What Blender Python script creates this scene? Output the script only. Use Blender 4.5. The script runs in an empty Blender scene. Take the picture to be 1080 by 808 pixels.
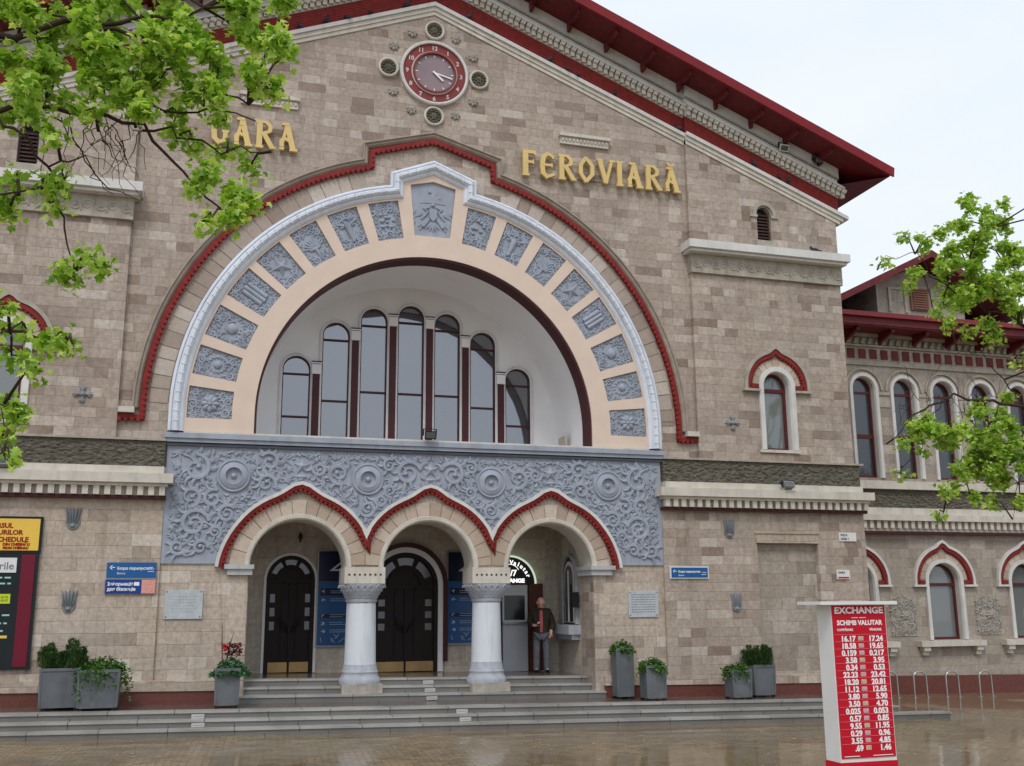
import bpy, math, random, bmesh
from mathutils import Vector, Matrix
from mathutils.geometry import tessellate_polygon
R = random.Random(7)
PI = math.pi
sc = bpy.context.scene
COL = sc.collection

# ------------------------------------------------------------------ camera
CAM = (-4.7956, -22.0769, 2.46)
YAW, PIT, ROL = math.radians(16.861), math.radians(12.0165), math.radians(-0.4053)
FPX = 1086.03                      # focal length in pixels of a 1080 wide frame
cam = bpy.data.cameras.new('camera'); co = bpy.data.objects.new('camera', cam); COL.objects.link(co)
cam.sensor_width = 36; cam.lens = 36 * FPX / 1080; cam.clip_end = 3000; cam.clip_start = 0.05
fwd = Vector((math.sin(YAW) * math.cos(PIT), math.cos(YAW) * math.cos(PIT), math.sin(PIT)))
rgt = Vector((math.cos(YAW), -math.sin(YAW), 0)); up = rgt.cross(fwd)
cr, sr = math.cos(ROL), math.sin(ROL)
r2 = rgt * cr + up * sr; u2 = -rgt * sr + up * cr
mw = Matrix((r2, u2, -fwd)).transposed().to_4x4(); mw.translation = Vector(CAM)
co.matrix_world = mw
sc.camera = co

def at(u, v, Y=0.0):
    """point of the photograph -> where it lies on the vertical plane at distance Y"""
    d = r2 * ((u - 540) / FPX) + u2 * (-(v - 404) / FPX) + fwd
    t = (Y - CAM[1]) / d.y
    return CAM[0] + t * d.x, CAM[2] + t * d.z

SL = -0.017                          # the plaza falls gently to the right
def gz(x, h=0.07): return h + SL * x
T = 0.46                             # terrace level at x = 0
PL = 0.88                            # platform level at x = 0

# ------------------------------------------------------------------ materials
MATS = {}
def rgb(r, g, b):
    f = lambda c: (c / 255 / 12.92) if c / 255 <= .04045 else ((c / 255 + .055) / 1.055) ** 2.4
    return (f(r), f(g), f(b), 1)
def newmat(name):
    m = bpy.data.materials.new(name); m.use_nodes = True
    nt = m.node_tree; b = nt.nodes['Principled BSDF']
    MATS[name] = m
    return m, nt, b
def N(nt, t, **kw):
    n = nt.nodes.new(t)
    for k, v in kw.items(): setattr(n, k, v)
    return n
def math_(nt, op, a, b=None, c=None):
    n = nt.nodes.new('ShaderNodeMath'); n.operation = op
    for i, v in enumerate((a, b, c)):
        if v is None: continue
        if isinstance(v, (int, float)): n.inputs[i].default_value = v
        else: nt.links.new(v, n.inputs[i])
    return n.outputs[0]
def mix(nt, fac, a, b, mode='MIX'):
    n = nt.nodes.new('ShaderNodeMix'); n.data_type = 'RGBA'; n.blend_type = mode
    for i, v in ((0, fac), (6, a), (7, b)):
        if isinstance(v, (int, float, tuple)): n.inputs[i].default_value = v
        else: nt.links.new(v, n.inputs[i])
    return n.outputs[2]
def ramp(nt, fac, stops, interp='LINEAR'):
    n = nt.nodes.new('ShaderNodeValToRGB'); cr_ = n.color_ramp; cr_.interpolation = interp
    while len(cr_.elements) > 1: cr_.elements.remove(cr_.elements[-1])
    cr_.elements[0].position = stops[0][0]; cr_.elements[0].color = stops[0][1]
    for p, c in stops[1:]:
        e = cr_.elements.new(p); e.color = c
    nt.links.new(fac, n.inputs[0])
    return n.outputs[0]
def noise(nt, scale, detail=4, rough=.55, vec=None, dist=0):
    n = nt.nodes.new('ShaderNodeTexNoise'); n.inputs['Scale'].default_value = scale
    n.inputs['Detail'].default_value = detail; n.inputs['Roughness'].default_value = rough
    n.inputs['Distortion'].default_value = dist
    if vec is None: vec = pos(nt)
    nt.links.new(vec, n.inputs['Vector'])
    return n.outputs[0]
def pos(nt):
    g = nt.nodes.get('POS')
    if not g:
        g = nt.nodes.new('ShaderNodeNewGeometry'); g.name = 'POS'
    return g.outputs['Position']
def bump(nt, b, h, dist, strength=1, prev=None):
    n = nt.nodes.new('ShaderNodeBump'); n.inputs['Distance'].default_value = dist; n.inputs['Strength'].default_value = strength
    nt.links.new(h, n.inputs['Height'])
    if prev is not None: nt.links.new(prev, n.inputs['Normal'])
    nt.links.new(n.outputs[0], b.inputs['Normal'])
    return n.outputs[0]

def painted(name, col, rough=.6, var=.16, scale=2.2, bd=.004, streak=True, spec=.3, metal=0):
    m, nt, b = newmat(name)
    lo = tuple(c * (1 - var) for c in col[:3]) + (1,); hi = tuple(min(1, c * (1 + var * .6)) for c in col[:3]) + (1,)
    n1 = noise(nt, scale, 5)
    c = mix(nt, ramp(nt, n1, [(.3, (0, 0, 0, 1)), (.7, (1, 1, 1, 1))]), lo, hi)
    if streak:                       # rain streaks: noise stretched along z
        mp = N(nt, 'ShaderNodeMapping'); mp.inputs['Scale'].default_value = (5, 5, .5); nt.links.new(pos(nt), mp.inputs[0])
        n2 = noise(nt, 1.6, 4, vec=mp.outputs[0])
        c = mix(nt, ramp(nt, n2, [(.5, (0, 0, 0, 1)), (.75, (.45, .45, .45, 1))]), c, tuple(x * .62 for x in col[:3]) + (1,))
    nt.links.new(c, b.inputs['Base Color'])
    b.inputs['Roughness'].default_value = rough; b.inputs['Specular IOR Level'].default_value = spec
    b.inputs['Metallic'].default_value = metal
    if bd: bump(nt, b, noise(nt, 38, 4), bd, .6)
    return m

def stone(name, cols, roww=.2, colw=.5, mortar=(136, 126, 117), seed=0., stain=.35):
    """coursed ashlar: rows with their own block length, each block its own tone"""
    m, nt, b = newmat(name)
    s = N(nt, 'ShaderNodeSeparateXYZ'); nt.links.new(pos(nt), s.inputs[0])
    u = math_(nt, 'ADD', s.outputs[0], s.outputs[1])
    zz = math_(nt, 'ADD', s.outputs[2], math_(nt, 'MULTIPLY', math_(nt, 'SUBTRACT', noise(nt, .9, 2), .5), .012))
    zr = math_(nt, 'DIVIDE', zz, roww); row = math_(nt, 'FLOOR', zr)
    w1 = N(nt, 'ShaderNodeTexWhiteNoise', noise_dimensions='1D'); nt.links.new(math_(nt, 'ADD', row, 17.3 + seed), w1.inputs['W'])
    wid = math_(nt, 'MULTIPLY_ADD', w1.outputs[0], colw * .8, colw * .65)
    off = math_(nt, 'MULTIPLY', w1.outputs[0], 7.31)
    uc = math_(nt, 'DIVIDE', math_(nt, 'ADD', u, off), wid)
    # joints of a row are unevenly spaced
    uc = math_(nt, 'ADD', uc, math_(nt, 'MULTIPLY', math_(nt, 'SINE', math_(nt, 'MULTIPLY', uc, 2.3)), .22))
    cl = math_(nt, 'FLOOR', uc)
    cv = N(nt, 'ShaderNodeCombineXYZ'); nt.links.new(cl, cv.inputs[0]); nt.links.new(row, cv.inputs[1]); cv.inputs[2].default_value = seed
    w2 = N(nt, 'ShaderNodeTexWhiteNoise', noise_dimensions='3D'); nt.links.new(cv.outputs[0], w2.inputs['Vector'])
    st = [rgb(*c) for c in cols]
    c = ramp(nt, w2.outputs[0], [(0, st[0]), (.09, st[0]), (.13, st[1]), (.45, st[2]), (.86, st[3]), (.97, st[4])])
    # where the wall was cleaned or patched the blocks hardly differ
    avg = mix(nt, noise(nt, 1.7, 5, .65), st[1], st[4])
    c = mix(nt, math_(nt, 'MULTIPLY', ramp(nt, noise(nt, .8, 4, .6), [(.38, (0, 0, 0, 1)), (.62, (1, 1, 1, 1))]), .42), c, avg)
    n1 = noise(nt, 11, 7, .72)
    c = mix(nt, .75, c, mix(nt, ramp(nt, n1, [(.25, (.0, .0, .0, 1)), (.8, (1, 1, 1, 1))]), (.30, .28, .27, 1), (.78, .78, .78, 1)), 'OVERLAY')
    # broad weathering
    n2 = noise(nt, .55, 5, .6)
    c = mix(nt, math_(nt, 'MULTIPLY', ramp(nt, n2, [(.42, (0, 0, 0, 1)), (.72, (1, 1, 1, 1))]), stain), c, rgb(146, 136, 124))
    n3 = noise(nt, 2.6, 6, .7)
    c = mix(nt, math_(nt, 'MULTIPLY', ramp(nt, n3, [(.60, (0, 0, 0, 1)), (.72, (1, 1, 1, 1))]), .35), c, rgb(205, 196, 184))
    n4 = noise(nt, 60, 3, .7)
    c = mix(nt, math_(nt, 'MULTIPLY', ramp(nt, n4, [(.60, (0, 0, 0, 1)), (.75, (1, 1, 1, 1))]), .3), c, rgb(90, 80, 72))
    # mortar
    fz = math_(nt, 'FRACT', zr); fu = math_(nt, 'FRACT', uc)
    ez = math_(nt, 'MULTIPLY', math_(nt, 'MINIMUM', fz, math_(nt, 'SUBTRACT', 1, fz)), roww)
    eu = math_(nt, 'MULTIPLY', math_(nt, 'MINIMUM', fu, math_(nt, 'SUBTRACT', 1, fu)), wid)
    e = math_(nt, 'MINIMUM', ez, eu)
    mk = math_(nt, 'SUBTRACT', 1, math_(nt, 'SMOOTH_MIN', math_(nt, 'DIVIDE', e, .007), 1, .3))
    mk = math_(nt, 'MAXIMUM', mk, 0)
    jn = noise(nt, 3.1, 3)
    c = mix(nt, math_(nt, 'MULTIPLY', mk, ramp(nt, jn, [(.35, (.05, .05, .05, 1)), (.65, (.42, .42, .42, 1))])), c, mix(nt, ramp(nt, noise(nt, 1.3, 3), [(.45, (0, 0, 0, 1)), (.6, (1, 1, 1, 1))]), rgb(*mortar), rgb(204, 196, 186)))
    mp = N(nt, 'ShaderNodeMapping'); mp.inputs['Scale'].default_value = (3.2, 3.2, .22); nt.links.new(pos(nt), mp.inputs[0])
    c = mix(nt, math_(nt, 'MULTIPLY', ramp(nt, noise(nt, 1.5, 5, .6, vec=mp.outputs[0]), [(.52, (0, 0, 0, 1)), (.72, (1, 1, 1, 1))]), .3), c, rgb(112, 100, 90))
    nt.links.new(c, b.inputs['Base Color'])
    b.inputs['Roughness'].default_value = .85; b.inputs['Specular IOR Level'].default_value = .25
    h = math_(nt, 'ADD', math_(nt, 'MULTIPLY', mk, -.7), math_(nt, 'ADD', math_(nt, 'MULTIPLY', n1, .9), math_(nt, 'MULTIPLY', w2.outputs[0], .6)))
    bump(nt, b, h, .012, .8)
    return m

STONE = stone('ashlar_stone', [(136, 118, 106), (158, 143, 131), (171, 157, 145), (180, 166, 154), (197, 186, 175)], roww=.205, colw=.42)
STONE2 = stone('pink_ashlar', [(158, 143, 130), (174, 159, 145), (184, 169, 154), (191, 177, 162), (210, 200, 188)], roww=.24, colw=.5, seed=3., stain=.3)
STONE3 = stone('wing_stone', [(142, 131, 120), (155, 144, 133), (164, 154, 143), (171, 161, 150), (186, 177, 166)], roww=.28, colw=.5, seed=5.)
PORCH = stone('porch_stone', [(180, 171, 158), (186, 177, 164), (190, 181, 168), (195, 186, 173), (201, 192, 179)], roww=.5, colw=.9, seed=9., stain=.2)
WHITE = painted('white_paint', rgb(214, 212, 208), .6, .1)
CREAM = painted('cream_stone', rgb(208, 201, 189), .75, .14, 3)
OLDCR = painted('weathered_cream', rgb(174, 166, 154), .85, .25, 4)
LIGHTBL = painted('pale_blue_paint', rgb(222, 228, 238), .55, .09)
BLUE = painted('blue_grey_paint', rgb(160, 167, 180), .6, .14, 3)
PEACH = painted('peach_paint', rgb(222, 201, 184), .7, .05, streak=False)
VAULT = painted('vault_white', rgb(234, 232, 232), .7, .05, 1.1, streak=False)
RED = painted('red_paint', rgb(134, 40, 36), .65, .28, 7)
DRED = painted('roof_red', rgb(108, 34, 38), .5, .3, 5)
MAROON = painted('maroon_paint', rgb(72, 32, 36), .5, .12, streak=False)
FRAMER = painted('window_frame_maroon', rgb(92, 38, 40), .45, .12, streak=False)
GOLD = painted('gold_paint', rgb(222, 192, 122), .38, .08, streak=False, spec=.5)
DARKST = painted('dark_carved_stone', rgb(108, 104, 92), .9, .3, 6)
GREYST = painted('grey_carved_stone', rgb(170, 164, 155), .85, .2, 8)
METGR = painted('grey_metal', rgb(150, 150, 152), .4, .1, streak=False, metal=.6)
BLACK = painted('black_plastic', rgb(30, 30, 32), .45, .1, streak=False, bd=0)
DOORW = painted('dark_door_wood', rgb(36, 25, 24), .55, .25, 6, streak=False, spec=.25)
BRASS = painted('brass', rgb(166, 136, 92), .4, .2, streak=False, metal=.5)
PLANTM = painted('grey_planter', rgb(104, 108, 112), .5, .2, 3)
GRANITE = painted('red_granite', rgb(112, 66, 58), .35, .22, 14, streak=False)
WHITEC = painted('column_white', rgb(218, 222, 228), .6, .06, 2)
CARVGR = painted('capital_grey', rgb(176, 180, 188), .75, .15, 8)
PAPER = painted('white_board', rgb(226, 226, 224), .5, .04, streak=False, bd=0)
SIGNBL = painted('sign_blue', rgb(34, 92, 152), .3, .04, streak=False, bd=0)
SIGNNV = painted('sign_navy', rgb(26, 32, 60), .3, .04, streak=False, bd=0)
SIGNMB = painted('sign_mid_blue', rgb(40, 86, 140), .3, .04, streak=False, bd=0)
SIGNRD = painted('sign_red', rgb(196, 22, 44), .32, .04, streak=False, bd=0)
SIGNYL = painted('sign_yellow', rgb(236, 196, 84), .35, .03, streak=False, bd=0)
SIGNPK = painted('sign_pink', rgb(222, 160, 150), .4, .25, 30, streak=False, bd=0)
TEXTRD = painted('text_red', rgb(150, 30, 20), .4, 0, streak=False, bd=0)
TEXTWH = painted('text_white', rgb(240, 240, 240), .5, 0, streak=False, bd=0)
TEXTGY = painted('text_grey', rgb(120, 124, 130), .5, 0, streak=False, bd=0)
LIME = painted('lime_row', rgb(196, 214, 50), .5, 0, streak=False, bd=0)
BOARDK = painted('board_dark', rgb(34, 40, 44), .25, .1, streak=False, bd=0)
BURG = painted('burgundy_panel', rgb(112, 24, 46), .35, .06, streak=False, bd=0)
MARBLE = painted('plaque_marble', rgb(186, 192, 196), .35, .14, 7, streak=False, bd=0)
CLOCKF = painted('clock_face', rgb(146, 128, 132), .4, .1, streak=False, bd=0)
BRICKR = painted('clock_ring_red', rgb(132, 56, 52), .5, .1, streak=False, bd=0)
BARK = painted('bark', rgb(92, 80, 70), .9, .3, 9, streak=False, bd=.01)
TWIG = painted('twig_bark', rgb(66, 52, 44), .9, .3, 20, streak=False, bd=0)
SKIN = painted('skin', rgb(224, 178, 158), .55, .06, 10, streak=False, bd=0)
JACKET = painted('olive_jacket', rgb(58, 52, 42), .8, .2, 14, streak=False)
JEANS = painted('grey_jeans', rgb(98, 102, 110), .9, .25, 14, streak=False)
SHIRT = painted('red_shirt', rgb(190, 100, 104), .8, .35, 40, streak=False, bd=0)
BIRD = painted('pigeon_feather', rgb(58, 56, 62), .6, .3, 20, streak=False, bd=0)
STEEL = painted('steel_tube', rgb(190, 190, 188), .3, .05, streak=False, bd=0, metal=.9)
BROWNW = painted('brown_louvre', rgb(132, 92, 76), .6, .15, streak=False)
DKBR = painted('dark_louvre_brown', rgb(70, 52, 48), .7, .15, streak=False)
WOOD = painted('brown_door_wood', rgb(92, 48, 38), .5, .2, 8, streak=False)
CURT = painted('curtain', rgb(196, 204, 206), .8, .12, 7, streak=False)
ROOFG = painted('grey_roof_sheet', rgb(150, 152, 158), .4, .15, 1.5, streak=False)

# rough dark plaster band
m, nt, b = newmat('rough_dark_band'); ROUGH = m
mp = N(nt, 'ShaderNodeMapping'); mp.inputs['Scale'].default_value = (1, 1, 1.8); nt.links.new(pos(nt), mp.inputs[0])
n1 = noise(nt, 7, 5, .6, vec=mp.outputs[0], dist=1.2)
vo = N(nt, 'ShaderNodeTexVoronoi'); vo.inputs['Scale'].default_value = 8; nt.links.new(mp.outputs[0], vo.inputs['Vector'])
nt.links.new(mix(nt, ramp(nt, n1, [(.35, (0, 0, 0, 1)), (.65, (1, 1, 1, 1))]), rgb(92, 87, 76), rgb(126, 120, 106)), b.inputs['Base Color'])
b.inputs['Roughness'].default_value = .95
bump(nt, b, math_(nt, 'ADD', n1, math_(nt, 'MULTIPLY', vo.outputs[0], -.9)), .12, 1)

# voussoir stones: one tone per stone
m, nt, b = newmat('voussoir_stone'); VOUS = m
g = N(nt, 'ShaderNodeNewGeometry')
c = ramp(nt, g.outputs['Random Per Island'], [(0, rgb(168, 150, 134)), (.5, rgb(188, 170, 152)), (1, rgb(204, 190, 174))])
c = mix(nt, math_(nt, 'MULTIPLY', ramp(nt, noise(nt, 7, 6, .65), [(.4, (0, 0, 0, 1)), (.75, (1, 1, 1, 1))]), .45), c, rgb(162, 138, 120))
nt.links.new(c, b.inputs['Base Color']); b.inputs['Roughness'].default_value = .8
bump(nt, b, noise(nt, 30, 5), .01, .6)

m, nt, b = newmat('grey_voussoir_stone'); VOUSG = m
g = N(nt, 'ShaderNodeNewGeometry')
c = ramp(nt, g.outputs['Random Per Island'], [(0, rgb(146, 130, 118)), (.3, rgb(164, 150, 138)), (.7, rgb(172, 159, 147)), (1, rgb(192, 181, 170))])
c = mix(nt, .5, c, mix(nt, noise(nt, 9, 6, .65), (.3, .28, .27, 1), (.78, .78, .78, 1)), 'OVERLAY')
nt.links.new(c, b.inputs['Base Color']); b.inputs['Roughness'].default_value = .85
bump(nt, b, noise(nt, 30, 5), .01, .6)

# wet block paving
m, nt, b = newmat('wet_paving'); PAVE = m
mp = N(nt, 'ShaderNodeMapping'); mp.inputs['Rotation'].default_value = (0, 0, math.radians(4)); nt.links.new(pos(nt), mp.inputs[0])
br = N(nt, 'ShaderNodeTexBrick'); br.inputs['Scale'].default_value = 1; br.inputs['Brick Width'].default_value = .22; br.inputs['Row Height'].default_value = .11
br.inputs['Mortar Size'].default_value = .009; br.inputs['Mortar Smooth'].default_value = .3
br.inputs['Color1'].default_value = rgb(164, 144, 112); br.inputs['Color2'].default_value = rgb(132, 112, 84); br.inputs['Mortar'].default_value = rgb(88, 75, 58)
nt.links.new(mp.outputs[0], br.inputs['Vector'])
nA = noise(nt, .35, 5, .6); nB = noise(nt, 3, 5, .6)
c = mix(nt, .5, br.outputs[0], mix(nt, nB, (.3, .3, .3, 1), (.75, .75, .75, 1)), 'OVERLAY')
c = mix(nt, math_(nt, 'MULTIPLY', ramp(nt, nA, [(.4, (0, 0, 0, 1)), (.65, (1, 1, 1, 1))]), .5), c, rgb(118, 100, 76))
nt.links.new(c, b.inputs['Base Color'])
wet = ramp(nt, math_(nt, 'ADD', nA, math_(nt, 'MULTIPLY', nB, .25)), [(.44, (.42, .42, .42, 1)), (.62, (.08, .08, .08, 1))])
nt.links.new(wet, b.inputs['Roughness']); b.inputs['Specular IOR Level'].default_value = .45
bump(nt, b, math_(nt, 'ADD', math_(nt, 'MULTIPLY', br.outputs[1], -.9), math_(nt, 'MULTIPLY', noise(nt, 1.1, 3), .7)), .014, .8)

# granite steps, speckled and damp
def granite(name, a, bb, rough):
    m, nt, b = newmat(name)
    n1 = noise(nt, 130, 3, .8); n2 = noise(nt, 1.3, 4)
    s = N(nt, 'ShaderNodeSeparateXYZ'); nt.links.new(pos(nt), s.inputs[0])
    sx = math_(nt, 'DIVIDE', math_(nt, 'ADD', s.outputs[0], math_(nt, 'MULTIPLY', math_(nt, 'FLOOR', math_(nt, 'MULTIPLY', s.outputs[2], 6)), .53)), 1.15)
    w = N(nt, 'ShaderNodeTexWhiteNoise', noise_dimensions='1D'); nt.links.new(math_(nt, 'FLOOR', sx), w.inputs['W'])
    c = mix(nt, ramp(nt, n1, [(.35, (0, 0, 0, 1)), (.65, (1, 1, 1, 1))]), a, bb)
    c = mix(nt, math_(nt, 'MULTIPLY', w.outputs[0], .35), c, rgb(120, 112, 104))
    c = mix(nt, math_(nt, 'MULTIPLY', ramp(nt, n2, [(.4, (0, 0, 0, 1)), (.7, (1, 1, 1, 1))]), .4), c, rgb(92, 88, 84))
    f = math_(nt, 'FRACT', sx); e = math_(nt, 'MINIMUM', f, math_(nt, 'SUBTRACT', 1, f))
    c = mix(nt, math_(nt, 'LESS_THAN', e, .006), c, rgb(58, 54, 50))
    nt.links.new(c, b.inputs['Base Color']); b.inputs['Roughness'].default_value = rough
    bump(nt, b, n1, .003, .5)
    return m
STEP = granite('grey_granite', rgb(92, 91, 89), rgb(138, 136, 132), .4)
STEPN = granite('pale_granite_nosing', rgb(158, 156, 150), rgb(192, 190, 184), .35)
TERR = granite('wet_dark_granite', rgb(92, 76, 70), rgb(120, 104, 96), .12)

# glass panes
def glass(name, col, refl, rough=.03):
    m, nt, b = newmat(name)
    b.inputs['Base Color'].default_value = col; b.inputs['Roughness'].default_value = .25
    g = N(nt, 'ShaderNodeBsdfGlossy'); g.inputs['Roughness'].default_value = rough; g.inputs['Color'].default_value = (.86, .9, .97, 1)
    lw = N(nt, 'ShaderNodeLayerWeight'); lw.inputs[0].default_value = .25
    ms = N(nt, 'ShaderNodeMixShader'); nt.links.new(math_(nt, 'MULTIPLY_ADD', lw.outputs[0], .45, refl), ms.inputs[0])
    nt.links.new(b.outputs[0], ms.inputs[1]); nt.links.new(g.outputs[0], ms.inputs[2])
    nt.links.new(ms.outputs[0], nt.nodes['Material Output'].inputs[0])
    nz = noise(nt, 1.2, 2)
    n = N(nt, 'ShaderNodeBump'); n.inputs['Distance'].default_value = .01; n.inputs['Strength'].default_value = .35; nt.links.new(nz, n.inputs['Height']); nt.links.new(n.outputs[0], g.inputs['Normal'])
    return m
GLASS = glass('window_glass', (.03, .03, .035, 1), .23)
GLASSD = glass('dark_glass', (.02, .022, .025, 1), .05)
GLASSB = glass('booth_glass', (.015, .016, .018, 1), 0., .2)
GLASSL = glass('curtained_glass', (.15, .16, .15, 1), .09)
GLASSG = glass('door_pane_glass', (.07, .07, .075, 1), .03, .15)

def leafmat(name, a, b_, c_, trans):
    m, nt, b = newmat(name)
    g = N(nt, 'ShaderNodeNewGeometry')
    c = ramp(nt, g.outputs['Random Per Island'], [(0, a), (.5, b_), (1, c_)])
    nt.links.new(c, b.inputs['Base Color']); b.inputs['Roughness'].default_value = .45; b.inputs['Specular IOR Level'].default_value = .35
    t = N(nt, 'ShaderNodeBsdfTranslucent'); nt.links.new(mix(nt, 1., c, (1.0, 1.0, .45, 1), 'MULTIPLY'), t.inputs[0])
    ms = N(nt, 'ShaderNodeMixShader'); ms.inputs[0].default_value = trans
    nt.links.new(b.outputs[0], ms.inputs[1]); nt.links.new(t.outputs[0], ms.inputs[2])
    nt.links.new(ms.outputs[0], nt.nodes['Material Output'].inputs[0])
    return m
LEAF = leafmat('maple_leaf', rgb(112, 156, 50), rgb(168, 206, 82), rgb(222, 240, 146), .52)
LEAFR = leafmat('maple_leaf_pale', rgb(120, 162, 54), rgb(172, 208, 86), rgb(224, 240, 142), .52)
SHRUB = leafmat('shrub_leaf', rgb(40, 66, 34), rgb(58, 86, 42), rgb(84, 112, 54), .2)
HERB = leafmat('trailing_leaf', rgb(46, 88, 36), rgb(74, 120, 46), rgb(112, 150, 62), .3)
TEAL = leafmat('bluish_leaf', rgb(44, 92, 62), rgb(66, 120, 78), rgb(100, 148, 96), .3)
DKRED = leafmat('dark_red_leaf', rgb(60, 20, 26), rgb(84, 28, 34), rgb(120, 40, 40), .15)
REDFL = painted('red_petal', rgb(190, 30, 34), .5, .1, streak=False, bd=0)

def emis(name, col, s):
    m, nt, b = newmat(name)
    b.inputs['Base Color'].default_value = (.8, .8, .8, 1)
    b.inputs['Emission Color'].default_value = col; b.inputs['Emission Strength'].default_value = s
    return m
LIT = emis('lit_letter', (1, 1, .97, 1), 1.1)
LITG = emis('lit_green_edge', (.75, .95, .70, 1), .55)

# ------------------------------------------------------------------ mesh helpers
class MB:
    def __init__(s): s.v = []; s.f = []
    def add(s, vs, fs):
        o = len(s.v); s.v += [tuple(v) for v in vs]; s.f += [tuple(i + o for i in f) for f in fs]; return s
    def box(s, x0, x1, y0, y1, z0, z1):
        return s.add([(x, y, z) for z in (z0, z1) for x, y in ((x0, y0), (x1, y0), (x1, y1), (x0, y1))],
                     [(3, 2, 1, 0), (4, 5, 6, 7), (0, 1, 5, 4), (1, 2, 6, 5), (2, 3, 7, 6), (3, 0, 4, 7)])
    def gbox(s, x0, x1, y0, y1, h0, h1):      # box that follows the fall of the plaza
        return s.add([(x, y, h + SL * x) for h in (h0, h1) for x, y in ((x0, y0), (x1, y0), (x1, y1), (x0, y1))],
                     [(3, 2, 1, 0), (4, 5, 6, 7), (0, 1, 5, 4), (1, 2, 6, 5), (2, 3, 7, 6), (3, 0, 4, 7)])
    def obox(s, c, ax, ay, az, hx, hy, hz):
        c = Vector(c); vs = [c + ax * (hx * i) + ay * (hy * j) + az * (hz * k) for k in (-1, 1) for i, j in ((-1, -1), (1, -1), (1, 1), (-1, 1))]
        return s.add(vs, [(3, 2, 1, 0), (4, 5, 6, 7), (0, 1, 5, 4), (1, 2, 6, 5), (2, 3, 7, 6), (3, 0, 4, 7)])
    def bar(s, a, b, w, y0, y1):              # flat bar in the facade plane from (x,z) a to b
        ax, az = a; bx, bz = b; d = Vector((bx - ax, bz - az)); L = d.length or 1; n = Vector((-d.y, d.x)) / L * w / 2
        return s.prism([(ax - n.x, az - n.y), (bx - n.x, bz - n.y), (bx + n.x, bz + n.y), (ax + n.x, az + n.y)], y0, y1)
    def prism(s, poly, y0, y1):               # poly in (x,z)
        return s.plate(poly, [], y0, y1)
    def plate(s, outer, holes, y0, y1):
        def area(p): return sum(p[i][0] * p[(i + 1) % len(p)][1] - p[(i + 1) % len(p)][0] * p[i][1] for i in range(len(p)))
        loops = [list(outer) if area(outer) > 0 else list(outer)[::-1]] + [list(h) if area(h) < 0 else list(h)[::-1] for h in holes]
        if len(loops) == 1 and len(outer) <= 4: tris = [tuple(range(len(outer)))] if len(outer) > 2 else []
        else: tris = tessellate_polygon([[Vector((p[0], p[1], 0)) for p in l] for l in loops])
        flat = [p for l in loops for p in l]; n = len(flat)
        vs = [(x, y0, z) for x, z in flat] + [(x, y1, z) for x, z in flat]
        fs = []
        for t in tris:
            a = sum(flat[t[i]][0] * flat[t[(i + 1) % len(t)]][1] - flat[t[(i + 1) % len(t)]][0] * flat[t[i]][1] for i in range(len(t)))
            t = tuple(t) if a > 0 else tuple(t)[::-1]
            fs.append(t); fs.append(tuple(i + n for i in t[::-1]))
        o = 0
        for l in loops:
            k = len(l)
            for i in range(k):
                a, b_ = o + i, o + (i + 1) % k
                fs.append((b_, a, a + n, b_ + n))
            o += k
        return s.add(vs, fs)
    def sweep(s, path, prof, closed=False, caps=True):
        """path in (x,z); profile of (n, y): n along the left normal of the path"""
        P = [Vector(p) for p in path]; n = len(P); k = len(prof); vs = []
        for i, p in enumerate(P):
            a = P[i - 1] if (i > 0 or closed) else None; c = P[(i + 1) % n] if (i < n - 1 or closed) else None
            d1 = (p - a).normalized() if a is not None else None; d2 = (c - p).normalized() if c is not None else None
            d1 = d1 or d2; d2 = d2 or d1
            n1 = Vector((-d1.y, d1.x)); n2 = Vector((-d2.y, d2.x)); m = n1 + n2
            if m.length < 1e-4: m = n1
            m.normalize(); sc_ = 1 / max(.35, m.dot(n1))
            for nn, y in prof: q = p + m * (nn * sc_); vs.append((q.x, y, q.y))
        fs = []
        for i in range(n if closed else n - 1):
            j = (i + 1) % n
            for a in range(k):
                b_ = (a + 1) % k; fs.append((i * k + a, i * k + b_, j * k + b_, j * k + a))
        if caps and not closed: fs += [tuple(range(k))[::-1], tuple((n - 1) * k + i for i in range(k))]
        return s.add(vs, fs)
    def tube(s, pts, rad, seg=6, flat=1.0):
        P = [Vector(p) for p in pts]; n = len(P); vs = []; fs = []
        for i, p in enumerate(P):
            d = (P[min(i + 1, n - 1)] - P[max(i - 1, 0)]).normalized()
            ref = Vector((0, 1, 0)) if abs(d.y) < .9 else Vector((1, 0, 0))
            a = d.cross(ref).normalized(); b_ = d.cross(a).normalized()
            r = rad[i] if isinstance(rad, (list, tuple)) else rad
            for k in range(seg):
                t = 2 * PI * k / seg; q = p + a * (math.cos(t) * r) + b_ * (math.sin(t) * r * flat); vs.append(q)
        for i in range(n - 1):
            for k in range(seg):
                j = (k + 1) % seg; fs.append((i * seg + k, i * seg + j, (i + 1) * seg + j, (i + 1) * seg + k))
        fs += [tuple(range(seg))[::-1], tuple((n - 1) * seg + i for i in range(seg))]
        return s.add(vs, fs)
    def lathe(s, cx, cy, prof, seg=24, z=True):      # prof (r, z)
        vs = [(cx + r * math.cos(2 * PI * k / seg), cy + r * math.sin(2 * PI * k / seg), h) for r, h in prof for k in range(seg)]
        fs = [(i * seg + k, i * seg + (k + 1) % seg, (i + 1) * seg + (k + 1) % seg, (i + 1) * seg + k) for i in range(len(prof) - 1) for k in range(seg)]
        fs += [tuple(range(seg))[::-1], tuple((len(prof) - 1) * seg + i for i in range(seg))]
        return s.add(vs, fs)
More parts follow.
